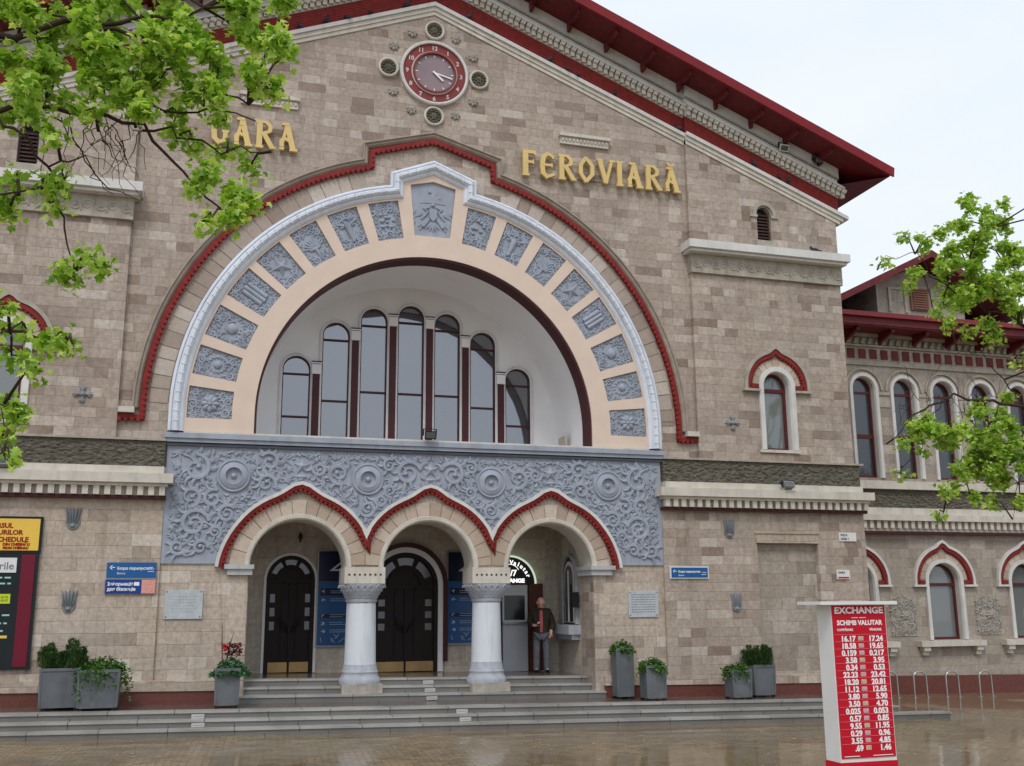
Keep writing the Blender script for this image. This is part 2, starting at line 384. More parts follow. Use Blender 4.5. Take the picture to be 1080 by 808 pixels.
    def disc(s, cx, cz, prof, seg=28):               # lathe round the y axis: prof (r, y), from the rim to the middle
        vs = [(cx + r * math.cos(2 * PI * k / seg), y, cz + r * math.sin(2 * PI * k / seg)) for r, y in prof for k in range(seg)]
        fs = [(i * seg + k, i * seg + (k + 1) % seg, (i + 1) * seg + (k + 1) % seg, (i + 1) * seg + k) for i in range(len(prof) - 1) for k in range(seg)]
        if prof[-1][0] > 1e-4: fs.append(tuple((len(prof) - 1) * seg + i for i in range(seg)))
        return s.add(vs, fs)
    def blob(s, c, rx, ry, rz, rot=0, seg=8, rings=5, rot3=None):
        vs = []; fs = []; c = Vector(c); cr_, sr_ = math.cos(rot), math.sin(rot)
        for i in range(rings + 1):
            ph = PI * i / rings - PI / 2
            for k in range(seg):
                t = 2 * PI * k / seg
                x, y, z = rx * math.sin(ph), ry * math.cos(ph) * math.cos(t), rz * math.cos(ph) * math.sin(t)
                v = Vector((x * cr_ - z * sr_, y, x * sr_ + z * cr_))
                if rot3: v = rot3 @ v
                vs.append(c + v)
        for i in range(rings):
            for k in range(seg):
                j = (k + 1) % seg; fs.append((i * seg + k, i * seg + j, (i + 1) * seg + j, (i + 1) * seg + k))
        return s.add(vs, fs)
    def xform(s, M):
        s.v = [tuple(M @ Vector(v)) for v in s.v]; return s
    def mesh(s, name, mat, smooth=False, angle=None):
        me = bpy.data.meshes.new(name); me.from_pydata(s.v, [], s.f); me.validate(); me.update()
        bm_ = bmesh.new(); bm_.from_mesh(me); bmesh.ops.recalc_face_normals(bm_, faces=bm_.faces); bm_.to_mesh(me); bm_.free()
        me.materials.append(mat)
        if smooth:
            me.polygons.foreach_set('use_smooth', [True] * len(me.polygons))
            if angle: me.set_sharp_from_angle(angle=math.radians(angle))
        return me
    def build(s, name, mat, parent=None, smooth=False, angle=None, loc=None):
        me = s.mesh(name, mat, smooth, angle)
        o = bpy.data.objects.new(name, me); COL.objects.link(o)
        if parent is not None: o.parent = parent
        if loc: o.location = loc
        return o

def tag(o, label=None, cat=None, group=None, kind=None):
    if label: o['label'] = label
    if cat: o['category'] = cat
    if group: o['group'] = group
    if kind: o['kind'] = kind
    return o
def empty(name, label, cat, loc=(0, 0, 0), group=None):
    o = bpy.data.objects.new(name, None); COL.objects.link(o); o.location = loc; o.empty_display_size = .2
    return tag(o, label, cat, group)
def copy_tree(o, parent=None):
    c = o.copy(); COL.objects.link(c); c.parent = parent
    for ch in list(o.children): copy_tree(ch, c)
    return c
def part(o, text):
    o['label'] = text; return o

def text_mesh(mb, txt, x, z, size, y, depth=.004, align='LEFT', xscale=1.0, bold=0, M=None):
    cu = bpy.data.curves.new('t', 'FONT'); cu.body = txt; cu.size = size; cu.align_x = align; cu.extrude = depth / 2
    cu.resolution_u = 3; cu.offset = bold
    o = bpy.data.objects.new('t', cu); COL.objects.link(o)
    dg = bpy.context.evaluated_depsgraph_get(); me = bpy.data.meshes.new_from_object(o.evaluated_get(dg))
    vs = [(x + v.co.x * xscale, y - depth / 2 - v.co.z, z + v.co.y) for v in me.vertices]
    if M: vs = [tuple(M(v)) for v in vs]
    mb.add(vs, [tuple(p.vertices) for p in me.polygons])
    bpy.data.objects.remove(o); bpy.data.curves.remove(cu); bpy.data.meshes.remove(me)
    return mb

def arc(cx, cz, r, a0, a1, n):
    return [(cx + r * math.cos(math.radians(a0 + (a1 - a0) * i / n)), cz + r * math.sin(math.radians(a0 + (a1 - a0) * i / n))) for i in range(n + 1)]
def arch(cx, zb, zs, r, n=16):      # closed outline of an arched opening
    return [(cx - r, zb), (cx + r, zb)] + arc(cx, zs, r, 0, 180, n)
def ogee(cx, zs, r, pk, a0, a1, n=24, wid=13.):
    o = []
    for i in range(n + 1):
        a = a0 + (a1 - a0) * i / n; rr = r + pk * math.exp(-((a - 90) / wid) ** 2)
        o.append((cx + rr * math.cos(math.radians(a)), zs + rr * math.sin(math.radians(a))))
    return o
def rect_prof(n0, n1, y0, y1): return [(n0, y0), (n1, y0), (n1, y1), (n0, y1)]

# ------------------------------------------------------------------ relief carving
class Relief:
    """scroll-work raised from a panel; local (u,v) -> facade (x,z)"""
    def __init__(s, mb, y, tf=None, h=1.0): s.mb = mb; s.y = y; s.tf = tf or (lambda u, v: (u, v)); s.h = h
    def line(s, pts, rad, seg=6):
        P = []
        for u, v in pts:
            x, z = s.tf(u, v); P.append((x, s.y, z))
        s.mb.tube(P, [r for r in rad], seg)
    def dot(s, u, v, r, h=None):
        x, z = s.tf(u, v); s.mb.blob((x, s.y, z), r, (h or r) * s.h, r, 0, 7, 4)
    def leaf(s, u, v, ang, L, w, h=None):
        x, z = s.tf(u + math.cos(ang) * L * .5, v + math.sin(ang) * L * .5); x2, z2 = s.tf(u + math.cos(ang) * L, v + math.sin(ang) * L)
        x1, z1 = s.tf(u, v); s.mb.blob((x, s.y, z), math.hypot(x2 - x1, z2 - z1) / 2, (h or w) * s.h, w, math.atan2(z2 - z1, x2 - x1), 6, 5)
    def spiral(s, cu, cv, r, a0, turns, sgn, w, leaves=True, tail=0):
        n = int(12 * turns) + 4; pts = []; rad = []
        for i in range(n + 1):
            t = i / n; a = a0 + sgn * t * turns * 2 * PI; rr = r * (1 - t * .74)
            pts.append((cu + rr * math.cos(a), cv + rr * math.sin(a))); rad.append(w * (.75 + .3 * math.sin(min(1, t * 1.6) * PI)) * (1 - t * .35))
        s.line(pts, rad)
        s.dot(cu + r * .2 * math.cos(a0 + sgn * turns * 2 * PI), cv + r * .2 * math.sin(a0 + sgn * turns * 2 * PI), w * .95, w * 1.1)
        if leaves:
            k = max(5, int(r / w * 2.0))
            for i in range(k):
                t = i / k * .55; a = a0 + sgn * t * turns * 2 * PI; rr = r * (1 - t * .74)
                s.comma(cu + rr * math.cos(a), cv + rr * math.sin(a), a + sgn * 1.0 + R.uniform(-.3, .3), w * R.uniform(2.8, 4.4), w * .72, -sgn)
    def palmette(s, u, v, ang, L, w, k=5):
        for i in range(k):
            q = (i - (k - 1) / 2); a = ang + q * 1.9 / k; sg = 1 if q > 0 else -1
            s.comma(u, v, a, L * (1 - .09 * q * q), w * .8, sg * (1 if q else .0))
        s.dot(u, v, w * .9, w)
    def comma(s, u, v, ang, L, w, sgn=1):
        """curled leaf lobe: a short tapered hook"""
        pts = []; a = ang; 
        for i in range(5):
            pts.append((u, v)); u += math.cos(a) * L / 4; v += math.sin(a) * L / 4; a += sgn * .46
        s.line(pts, [w * .8, w * 1.1, w, w * .7, w * .3], 5)
    def rosette(s, cu, cv, r, k=6):
        for i in range(k):
            a = 2 * PI * i / k; s.leaf(cu, cv, a, r, r * .30, r * .33)
        s.dot(cu, cv, r * .3, r * .5)
    def star(s, cu, cv, r, a0=PI / 2):
        P = []
        for i in range(10):
            a = a0 + i * PI / 5; rr = r if i % 2 == 0 else r * .42
            x, z = s.tf(cu + rr * math.cos(a), cv + rr * math.sin(a)); P.append((x, s.y - .004, z))
        x, z = s.tf(cu, cv); P.append((x, s.y - r * .32, z))
        s.mb.add(P, [(i, (i + 1) % 10, 10) for i in range(10)])

def fill_scrolls(rel, inside, bbox, rmax, rmin, tries, w, seed, mirror=False, gap=.012):
    """pack scrolls of falling size into the free space given by inside(u,v) = distance to the nearest obstacle"""
    rr = random.Random(seed); cir = []
    for stage in range(3):
        lo = (rmax * .62, rmax * .38, rmin)[stage]
        for _ in range(tries):
            u = rr.uniform(bbox[0], bbox[1]); v = rr.uniform(bbox[2], bbox[3]); d = min(inside(u, v), rmax)
            for cu, cv, cr_ in cir: d = min(d, math.hypot(u - cu, v - cv) - cr_ - gap)
            if d > lo: cir.append((u, v, d))
    for i, (u, v, r) in enumerate(cir):
        sg = 1 if rr.random() < .5 else -1; a0 = rr.uniform(0, 2 * PI); turns = rr.uniform(1.15, 1.6)
        for mm in ((1, -1) if mirror else (1,)):
            aa = a0 if mm == 1 else PI - a0
            if r > w * 2.6: rel.spiral(mm * u, v, r * .92, aa, turns, sg * mm, w * (.72 + .5 * r / rmax), leaves=True)
            elif r > w * 1.7 and i % 4 == 0: rel.rosette(mm * u, v, r * .95, 5)
            elif r > w * .9: rel.palmette(mm * u - math.cos(aa) * r * .7, v - math.sin(aa) * r * .7, aa, r * 2.0, w * .55)
            else: rel.comma(mm * u - math.cos(aa) * r, v - math.sin(aa) * r, aa, r * 3, r * .7, sg * mm)
    # loose acanthus lobes in threes over what is still bare
    for _ in range(int(tries * .05)):
        u = rr.uniform(bbox[0], bbox[1]); v = rr.uniform(bbox[2], bbox[3])
        if inside(u, v) < w * 1.9: continue
        a0 = rr.uniform(0, 2 * PI); sg = rr.choice((-1, 1)); L = w * rr.uniform(2.2, 3.6)
        if inside(u + math.cos(a0) * L, v + math.sin(a0) * L) < w: continue
        for mm in ((1, -1) if mirror else (1,)):
            for q in (-1, 0, 1): aa = a0 + q * .5; aa = aa if mm == 1 else PI - aa; rel.comma(mm * u, v, aa, L * (1 - .25 * abs(q)), w * .5, sg * mm)
    # stems linking neighbours
    for i in range(len(cir)):
        u, v, r = cir[i]
        if r < w * 2.6: continue
        best = sorted((math.hypot(u - c2[0], v - c2[1]) - r - c2[2], k) for k, c2 in enumerate(cir) if k != i and c2[2] > w * 2)[:2]
        for dd, k in best:
            if dd > w * 3: continue
            u1, v1, r1 = cir[k]; mxu, mxv = (u + u1) / 2, (v + v1) / 2
            pts = [(u + (u1 - u) * t + math.sin(t * PI) * (v1 - v) * .22, v + (v1 - v) * t - math.sin(t * PI) * (u1 - u) * .22) for t in [.15 + .7 * q / 5 for q in range(6)]]
            for mm in ((1, -1) if mirror else (1,)):
                rel.line([(mm * a, b_) for a, b_ in pts], [w * .55] * 6, 5)
    return cir

# ================================================================== STATION BUILDING
B = empty('station_building', 'large stone railway station front with gabled red roof, big blue arch and arcaded porch', 'building')
SR, SP = .395, 3.2                    # rake slope, spring height of the porch arches
ZC = 6.38                             # centre height of the great arch
def rk(z0, x, s=SR): return z0 - s * abs(x)

# --- walls
pier = [(-6.5, -.3)] + [(-3.77, -.3), (-3.77, SP)] + arc(-2.77, SP, 1.0, 180, 0, 20)[1:] + [(-1.0, SP)] + arc(0, SP, 1.0, 180, 0, 20)[1:] + \
       [(1.77, SP)] + arc(2.77, SP, 1.0, 180, 0, 20)[1:] + [(3.77, -.3), (6.5, -.3), (6.5, rk(16.5, 6.5)), (0, 16.5), (-6.5, rk(16.5, 6.5))]
lun = [(-4.6, 5.84), (4.6, 5.84)] + arc(0, ZC, 4.6, 0, 180, 48)
w = MB(); w.plate(pier, [lun], 0, .8)
w.build('wall', STONE, B)
# lower flank walls beside the porch: pinkish blocks, slightly proud
for sx in (-1, 1):
    w = MB(); xa, xb = sorted((sx * 5.5, sx * 3.785))
    w.box(xa, xb, -.012, -.001, -.2, 3.265)
    w.build('wall', STONE2, B)
# outer bays above the string course
SWX, SWR = 8.68, .38                   # side window centre and radius
for sx in (-1, 1):
    xs = sorted((sx * 6.5, sx * 10.74)); cx = sx * SWX; sm = sx * 8.62
    out = [(xs[0], 5.76), (xs[1], 5.76), (xs[1], rk(16.5, xs[1])), (xs[0], rk(16.5, xs[0]))]
    w = MB(); w.plate(out, [arch(cx, 6.04, 7.6, SWR), arch(sm, 11.4, 12.12, .2, 12)], -.12, .3)
    w.build('wall', STONE, B)
    # lower walls with the blind rectangular niche
    xl = sorted((sx * 5.5, sx * 10.93)); nx = sorted((sx * 7.93, sx * 9.58))
    w = MB(); w.plate([(xl[0], -.5), (xl[1], -.5), (xl[1], 5.19), (xl[0], 5.19)], [[(nx[0], .62), (nx[1], .62), (nx[1], 3.79), (nx[0], 3.79)]] if sx > 0 else [], -.08, .25)
    w.build('wall', STONE2 if sx < 0 else STONE, B)
    if sx > 0:
        MB().box(nx[0] - .01, nx[1] + .01, .06, .2, .6, 3.8).build('niche_infill', STONE3, B)
        MB().box(nx[0] - .03, nx[1] + .02, -.115, -.07, 3.8, 4.02).box(nx[0] - .05, nx[1] + .04, -.14, -.07, 4.02, 4.06).build('lintel', STONE2, B)
# body behind
w = MB(); w.box(-10.7, -4.4, .82, 24, -.6, 12.1).box(4.4, 10.7, .82, 24, -.6, 12.1).box(-4.4, 4.4, 2.56, 24, -.6, 12.1)
w.add([(-10.7, .85, 12.1), (10.7, .85, 12.1), (0, .85, 16.4), (-10.7, 24, 12.1), (10.7, 24, 12.1), (0, 24, 16.4)], [(0, 1, 2), (5, 4, 3), (0, 3, 4, 1), (1, 4, 5, 2), (2, 5, 3, 0)])
w.build('building_body', STONE, B)
# rough dark bands, ledges, dentilled string cornices, rosy plinth
for sx in (-1, 1):
    xs = sorted((sx * 5.53, sx * 10.86))
    MB().box(xs[0], xs[1], -.15, .2, 5.19, 5.72).build('rough_band', ROUGH, B)
    xs2 = sorted((sx * 5.53, sx * 10.96)); xo = sorted((sx * 5.34, sx * 11.06)); xm = sorted((sx * 5.44, sx * 10.97))
    MB().box(xs2[0], xs2[1], -.2, .2, 5.722, 5.765).build('ledge', OLDCR, B)
    MB().box(xs[0], xs[1], -.24, .18, 5.03, 5.188).build('cornice_upper_slab', CREAM, B)
    c_ = MB().box(xo[0], xo[1], -.42, .1, 4.84, 5.03).box(xm[0], xm[1], -.34, .1, 4.775, 4.84).box(xs[0], xs[1], -.2, .1, 4.6, 4.775)
    n = 27
    for i in range(n):
        x = xm[0] + .1 + (xm[1] - xm[0] - .2) * i / (n - 1); c_.box(x - .055, x + .055, -.32, -.2, 4.6, 4.777)
    c_.build('cornice', CREAM, B)
    MB().box(xm[0] + .02, xm[1] - .02, -.235, .09, 4.53, 4.598).build('red_strip', MAROON, B)
    # plinth: pale block course and red granite foot, following the fall of the terrace
    q = sorted((sx * 3.95, sx * 11.02)); MB().gbox(q[0], q[1], -.17, .1, .72, .92).build('plinth_course', STONE2, B)
    q2 = sorted((sx * 3.98, sx * 11.0)); MB().gbox(q2[0], q2[1], -.14, .1, T - .6, .718).build('plinth', GRANITE, B)
    # upper carved cornice
    xu = sorted((sx * 6.3, sx * 10.84)); xv = sorted((sx * 6.47, sx * 10.76))
    MB().box(xu[0], xu[1], -.5, .1, 10.93, 11.13).box(xu[0] + .06, xu[1] - .06, -.42, .1, 10.86, 10.93).build('cornice_slab', WHITE, B)
    fb = MB(); fb.box(xv[0], xv[1], -.21, .1, 10.38, 10.86)
    rel = Relief(fb, -.21)
    k = 17
    for i in range(k):
        x = xv[0] + .15 + (xv[1] - xv[0] - .3) * i / (k - 1); rel.spiral(x, 10.62, .12, 0, 1.3, 1 if i % 2 else -1, .024, leaves=False)
        rel.leaf(x + .12, 10.62, PI / 2 * (1 if i % 2 else -1), .16, .03)
    fb.build('carved_frieze', OLDCR, B, True, 40)
    # small louvred attic window
    sm = sx * 8.62
    wn = MB().sweep([(sm - .24, 12.1)] + arc(sm, 12.12, .24, 180, 0, 12) + [(sm + .24, 12.1)], rect_prof(.0, .1, -.17, -.1)); wn.box(sm - .4, sm - .2, -.17, -.1, 12.03, 12.1).box(sm + .2, sm + .4, -.17, -.1, 12.03, 12.1).box(sm - .28, sm + .28, -.2, -.1, 11.2, 11.4)
    wi = wn.build('attic_window', OLDCR, B)
    lv = MB()
    for i in range(9): lv.box(sm - .2, sm + .2, -.03, .05, 11.43 + i * .085, 11.47 + i * .085)
    lv.box(sm - .2, sm - .16, -.04, .0, 11.4, 12.12).box(sm + .16, sm + .2, -.04, .0, 11.4, 12.12)
    lv.build('louvre', DKBR, wi); MB().box(sm - .21, sm + .21, .06, .1, 11.39, 12.34).build('dark_backing', BLACK, wi)

# --- rake layers under the roof
def rake(z0, z1, yf, mat, name, yb=.3, s=SR, prof=None, outer=.12, xe=10.86):
    for k, (xa, xb, dy) in enumerate(((-xe, -6.5, outer), (-6.5, 6.5, 0), (6.5, xe, outer))):
        pts = [(xa, rk(z0, xa, s))] + ([(0, z0)] if k == 1 else []) + [(xb, rk(z0, xb, s))]
        top = [(xb, rk(z1, xb, s))] + ([(0, z1)] if k == 1 else []) + [(xa, rk(z1, xa, s))]
        MB().prism(pts + top, yf - dy, yb).build(name, mat, B)
rake(16.36, 16.46, -.03, CREAM, 'rake_cornice'); rake(16.462, 16.57, -.06, CREAM, 'rake_cornice', xe=10.95); rake(16.572, 16.67, -.11, WHITE, 'rake_cornice', xe=11.08)
rake(16.672, 17.148, -.012, RED, 'red_frieze', xe=10.84)
ln = MB()
for i in range(5):
    z0 = 16.78 + i * .066
    for xa, xb, dy in ((-10.82, -6.52, .12), (-6.48, 0, 0), (0, 6.48, 0), (6.52, 10.82, .12)):
        ln.prism([(xa, rk(z0, xa)), (xb, rk(z0, xb)), (xb, rk(z0 + .018, xb)), (xa, rk(z0 + .018, xa))], -.024 - dy, -.011 - dy)
ln.build('frieze_joint_pattern', RED, B)
rake(17.15, 17.64, -.05, WHITE, 'rake_band', s=.4)
d = MB(); d2 = MB()
x = -10.95
while x < 10.98:
    y0 = -.05 - (.12 if abs(x) > 6.5 else 0); z = rk(17.17, x, .4); sg = -1 if x < 0 else 1
    d.prism([(x - .055, z), (x + .045, z - .03 * sg * 0), (x + .045, z + .13), (x - .055, z + .13)], y0 - .08, y0 + .01)
    d.prism([(x - .06, z + .14), (x + .06, z + .11), (x + .1, z + .2), (x - .02, z + .235)], y0 - .13, y0 + .01)
    x += .146
d.build('rake_dentil_trim', CREAM, B)
rake(17.40, 17.45, -.2, WHITE, 'rake_dentil_cap', s=.4, xe=10.98); rake(17.642, 17.68, -.12, OLDCR, 'rake_line', s=.4); rake(17.682, 18.06, -.07, WHITE, 'rake_top_wall', s=.4, xe=10.9)
# --- roof
roof = MB(); XE, YF, ZR = 11.9, -1.0, 18.03
for sx in (-1, 1):
    roof.add([(0, YF, ZR), (sx * XE, YF, ZR - .4046 * XE), (sx * XE, 24.5, ZR - .4046 * XE), (0, 24.5, ZR),
              (0, YF, ZR + .17), (sx * XE, YF, ZR + .17 - .4046 * XE), (sx * XE, 24.5, ZR + .17 - .4046 * XE), (0, 24.5, ZR + .17)],
             [(0, 1, 2, 3), (4, 7, 6, 5), (0, 4, 5, 1), (1, 5, 6, 2), (2, 6, 7, 3)])
rf = roof.build('roof', DRED, B)
e = MB()
for sx in (-1, 1):
    e.add([(x * sx, y, ZR + dz - .4046 * x) for x in (0, XE + .06) for y, dz in ((YF - .05, -.02), (YF - .003, -.02), (YF - .003, .2), (YF - .09, .2))], [(0, 1, 2, 3), (4, 5, 6, 7), (0, 1, 5, 4), (1, 2, 6, 5), (2, 3, 7, 6), (3, 0, 4, 7)])
e.build('bargeboard', painted('bargeboard_red', rgb(138, 34, 42), .4, .15), rf)
e = MB()
for sx in (-1, 1):
    a = math.atan(.4046)
    for i in range(34):      # standing seams on the side eaves
        y = YF + .4 + i * .75
        e.tube([(sx * .1, y, ZR + .19 - .04), (sx * XE, y, ZR + .19 - .4046 * XE)], .02, 4)
e.build('roof_seams', DRED, rf)
for i in range(12):
    for sx in (-1, 1):
        x = (.45 + i * .985); z = ZR - .4046 * x
        if x > 10.9: continue
        p = MB().prism([(sx * x - .04, z - .13), (sx * x + .04, z - .13), (sx * x + .04, z + .03), (sx * x - .04, z + .03)], -.85, -.1)
        p.prism([(sx * x - .036, z - .24), (sx * x + .036, z - .24), (sx * x + .036, z - .12), (sx * x - .036, z - .12)], -.3, -.1)
        p.build('purlin', DRED, rf)
# hip soffit board of the side overhang
for sx in (-1, 1):
    MB().add([(sx * 10.95, -.15, 13.2), (sx * XE, YF + .03, ZR - .4046 * XE - .01), (sx * XE, 24, ZR - .4046 * XE - .01), (sx * 10.72, 24, 12.62), (sx * 10.72, -.1, 12.62)],
             [(0, 1, 2, 3, 4)]).build('eave_soffit', DRED, B)

# --- great arch
def P2(r, s):         # polar place on the arch; s < 0 runs straight down from the springing
    if s < 0: return (-r, ZC + math.radians(s) * 4.7)
    if s > 180: return (r, ZC + math.radians(180 - s) * 4.7)
    a = math.radians(180 - s); return (r * math.cos(a), ZC + r * math.sin(a))
SB = -math.degrees((ZC - 5.95) / 4.7)
def run(r, s0, s1, st=2.5):
    n = max(1, int(abs(s1 - s0) / st)); return [P2(r, s0 + (s1 - s0) * i / n) for i in range(n + 1)]
cells = [(-1.75, 6.0), (8.9, 16.1), (18.7, 26.8), (29.7, 38.2), (40.6, 48.2), (51.2, 58.9), (62.0, 69.9), (73.0, 80.8)]
cells = cells + [(180 - b_, 180 - a) for a, b_ in cells[::-1]]
ringo = run(3.8, SB, 180 - SB) + run(5.27, 180 - SB, 98.6)[:] + [(.80, 11.93), (0, 12.22), (-.80, 11.93)] + run(5.27, 81.4, SB)
holes = []
for a, b_ in cells: holes.append(run(4.26, a, b_) + run(5.165, b_, a))
key = [(-.43, 10.68), (.40, 10.68), (.53, 11.90), (0, 12.03), (-.54, 11.90)]
holes.append(key)
MB().plate(ringo, holes, -.09, .3).build('arch_ring', PEACH, B)
# maroon soffit edge and white vault of the recess
MB().sweep(run(3.797, SB, 180 - SB, 3), rect_prof(0, -.045, -.055, .42)).build('arch_soffit', MAROON, B)
YB = 2.35
MB().sweep(run(3.80, SB - 1, 181 - SB, 3), rect_prof(-.002, .05, .42, YB + .1)).build('recess_vault', VAULT, B, True, 30)
MB().box(-5.3, 5.3, .3, YB + .1, 5.83, 5.93).build('recess_floor', VAULT, B)
# back wall with seven stepped windows and blind dark strips between them
wc = [-2.76, -1.84, -.92, 0, .92, 1.84, 2.76]; wt = [8.27, 9.16, 9.58, 9.72, 9.58, 9.16, 8.27]; WR = .328
bw = MB(); bw.plate([(-4.1, 5.9), (4.1, 5.9)] + arc(0, ZC - .1, 4.1, 0, 180, 30), [arch(c_, 5.98, t - WR, WR, 12) for c_, t in zip(wc, wt)], YB, YB + .12)
bw.build('recess_back_wall', VAULT, B)
for c_, t in zip(wc, wt):
    o = MB().sweep([(c_ - WR - .02, 5.97), (c_ - WR - .02, t - WR)] + arc(c_, t - WR, WR + .02, 180, 0, 14)[1:-1] + [(c_ + WR + .02, t - WR), (c_ + WR + .02, 5.97)], rect_prof(0, .05, YB - .03, YB)).build('lunette_window', WHITE, B)
    f = MB().sweep([(c_ - WR, 5.97), (c_ - WR, t - WR)] + arc(c_, t - WR, WR, 180, 0, 14)[1:-1] + [(c_ + WR, t - WR), (c_ + WR, 5.97)], rect_prof(-.024, -.003, YB + .02, YB + .09))
    zt = t - .42 if t < 9 else t - .62
    f.box(c_ - WR + .03, c_ + WR - .03, YB + .03, YB + .085, t - .45, t - .42)
    zm = 6.78 if t < 9 else (7.2 if t < 9.3 else 7.46)
    f.box(c_ - WR + .03, c_ + WR - .03, YB + .03, YB + .085, zm, zm + .035)
    f.build('frame', MAROON, o)
    MB().prism(arch(c_, 5.97, t - WR, WR - .01, 14), YB + .095, YB + .11).build('pane', GLASS, o)
for i in range(6):
    xm_ = (wc[i] + wc[i + 1]) / 2; zt = min(wt[i], wt[i + 1]) - .12
    MB().box(xm_ - .085, xm_ + .085, YB - .045, YB - .001, 5.94, zt - .32).build('dark_strip', MAROON, B)
    MB().box(xm_ - .11, xm_ + .11, YB - .07, YB - .001, zt - .31, zt - .08).box(xm_ - .13, xm_ + .13, YB - .09, YB - .001, zt - .06, zt - .035).build('strip_capital', VAULT, B)
    MB().box(xm_ - .12, xm_ + .12, YB - .08, YB - .002, zt - .03, zt).build('strip_cap_line', MAROON, B)
MB().box(3.62, 3.69, 1.3, 1.75, 6.1, 6.42).build('side_louvre', OLDCR, B)

# pale blue roll moulding round the arch, stepped up over the key panel
def outline(r, x1, zk, zp):
    a = math.degrees(math.acos(x1 / r)); s1 = 180 - (180 - a)
    return run(r, SB, a, 2.5) + [(-x1, zk), (0, zp), (x1, zk)] + run(r, 180 - a, 180 - SB, 2.5)
om = outline(5.365, .86, 12.02, 12.36)
MB().sweep(om, [(.155, -.03), (.155, -.16), (.12, -.185), (.10, -.185), (.085, -.15), (.07, -.2), (.03, -.245), (-.02, -.245), (-.06, -.2), (-.075, -.15), (-.11, -.15), (-.155, -.11), (-.155, -.03)]).build('roll_moulding', LIGHTBL, B)
def along(path, step):
    acc = 0; out = []
    for i in range(len(path) - 1):
        a, b_ = Vector(path[i]), Vector(path[i + 1]); L = (b_ - a).length
        while acc < L: out.append((a + (b_ - a) * (acc / L), (b_ - a).normalized())); acc += step
        acc -= L
    return out
tk = MB()
for p, d_ in along(om, .2):
    n_ = Vector((-d_.y, d_.x)); tk.obox((p.x, -.2, p.y), Vector((d_.x, 0, d_.y)), Vector((0, 1, 0)), Vector((n_.x, 0, n_.y)), .009, .055, .05)
tk.build('moulding_ribs', LIGHTBL, B)
# red scalloped band with brown hood mould outside it
def red_out(dr=0.):
    r = 6.03 + dr; x1 = 1.45 + dr; a = math.degrees(math.acos(x1 / r))
    return [(-6.46, 6.2 - dr), (-r, 6.2 - dr)] + [P2(r, s) for s in [2 + (a - 2) * i / 34 for i in range(35)]] + [(-x1, 12.6 + dr), (0, 13.04 + dr * 1.1), (x1, 12.6 + dr)] + \
        [P2(r, 180 - s) for s in [a - (a - 2) * i / 34 for i in range(35)]] + [(r, 6.2 - dr), (6.46, 6.2 - dr)]
rp = red_out()
MB().sweep(rp, [(.06, 0), (.06, -.1), (-.03, -.1), (-.05, -.07), (-.055, 0)]).build('red_band', RED, B)
tk = MB()
for p, d_ in along(rp, .12):
    n_ = Vector((-d_.y, d_.x)); q = p - n_ * .03
    tk.obox((q.x, -.08, q.y), Vector((d_.x, 0, d_.y)), Vector((0, 1, 0)), Vector((n_.x, 0, n_.y)), .034, .03, .045)
tk.build('red_band_teeth', RED, B)
rp2 = red_out(.155)
rp2 = [(rp2[1][0], 6.405)] + rp2[2:-2] + [(rp2[-2][0], 6.405)]
MB().sweep(rp2, [(.05, 0), (.05, -.14), (.02, -.15), (0, -.10), (-.04, -.10), (-.085, -.05), (-.085, 0)]).build('hood_mould', painted('hood_mould_stone', rgb(166, 154, 141), .85, .2, 4), B)
for sx in (-1, 1):
    q = sorted((sx * 6.18, sx * 6.49)); MB().box(q[0], q[1], -.2, 0, 6.285, 6.4).build('hood_foot', CREAM, B)
# voussoirs between the blue roll and the red band
vs_ = MB(); s = 1.5
while s < 178.5:
    ds = R.uniform(2.6, 4.0); e_ = min(s + ds, 178.5)
    if not (72 < s < 106): 
        a, b_ = s + .1, e_ - .1
        vs_.prism([P2(5.55, a), P2(5.92, a), P2(5.92, b_), P2(5.55, b_)], -.014, .01)
    s = e_
vs_.build('voussoir_pattern', VOUSG, B)

# carved panels of the arch
def sector_tf(a, b_):
    ra, rb = 4.27, 5.20
    def f(u, v):      # u in [-1,1] across (angle), v in [-1,1] outwards
        return P2((ra + rb) / 2 + v * (rb - ra) / 2, (a + b_) / 2 + u * (b_ - a) / 2)
    return f
def panel_motif(kind, rel, sd):
    # u,v span about .34 x .47 m
    if kind == 0: rel.rosette(0, 0, .19, 8); ob = .2
    elif kind == 1:
        for i in range(14): a = 2 * PI * i / 14; rel.leaf(.14 * math.cos(a), .16 * math.sin(a), a + 1.2, .09, .022)
        rel.dot(0, 0, .09, .05); ob = .24
    elif kind == 2: rel.dot(0, 0, .13, .07); rel.spiral(0, 0, .17, 0, 1, 1, .022, False); ob = .22
    elif kind == 3:
        for k in (-1, 0, 1): rel.line([(-.10 * 1, -.24 + 0), (-.10, .24)] if k == -1 else ([(0, -.26), (0, .26)] if k == 0 else [(.10, -.24), (.10, .24)]), [.055, .055], 8)
        ob = .21
    elif kind == 4: rel.star(0, 0, .23); ob = .24
    elif kind == 5:
        for i in range(9): a = PI * (.1 + .8 * i / 8); rel.leaf(0, -.1, a, .27, .024)
        rel.leaf(-.16, -.1, 0, .32, .035); rel.line([(0, -.1), (0, -.3)], [.05, .03]); ob = .24
    elif kind == 6:
        rel.line([(-.2, .3), (-.22, .18), (-.1, .12), (.1, .12), (.22, .18), (.2, .3)], [.02, .035, .04, .04, .035, .02]); rel.line([(0, .14), (0, -.3)], [.09, .045], 8)
        rel.leaf(-.06, .08, PI, .13, .03); rel.leaf(.06, .08, 0, .13, .03); ob = .22
    else:
        for i in range(16): rel.dot(R.uniform(-.16, .16), R.uniform(-.25, .25), R.uniform(.03, .055)); 
        ob = .2
    return ob
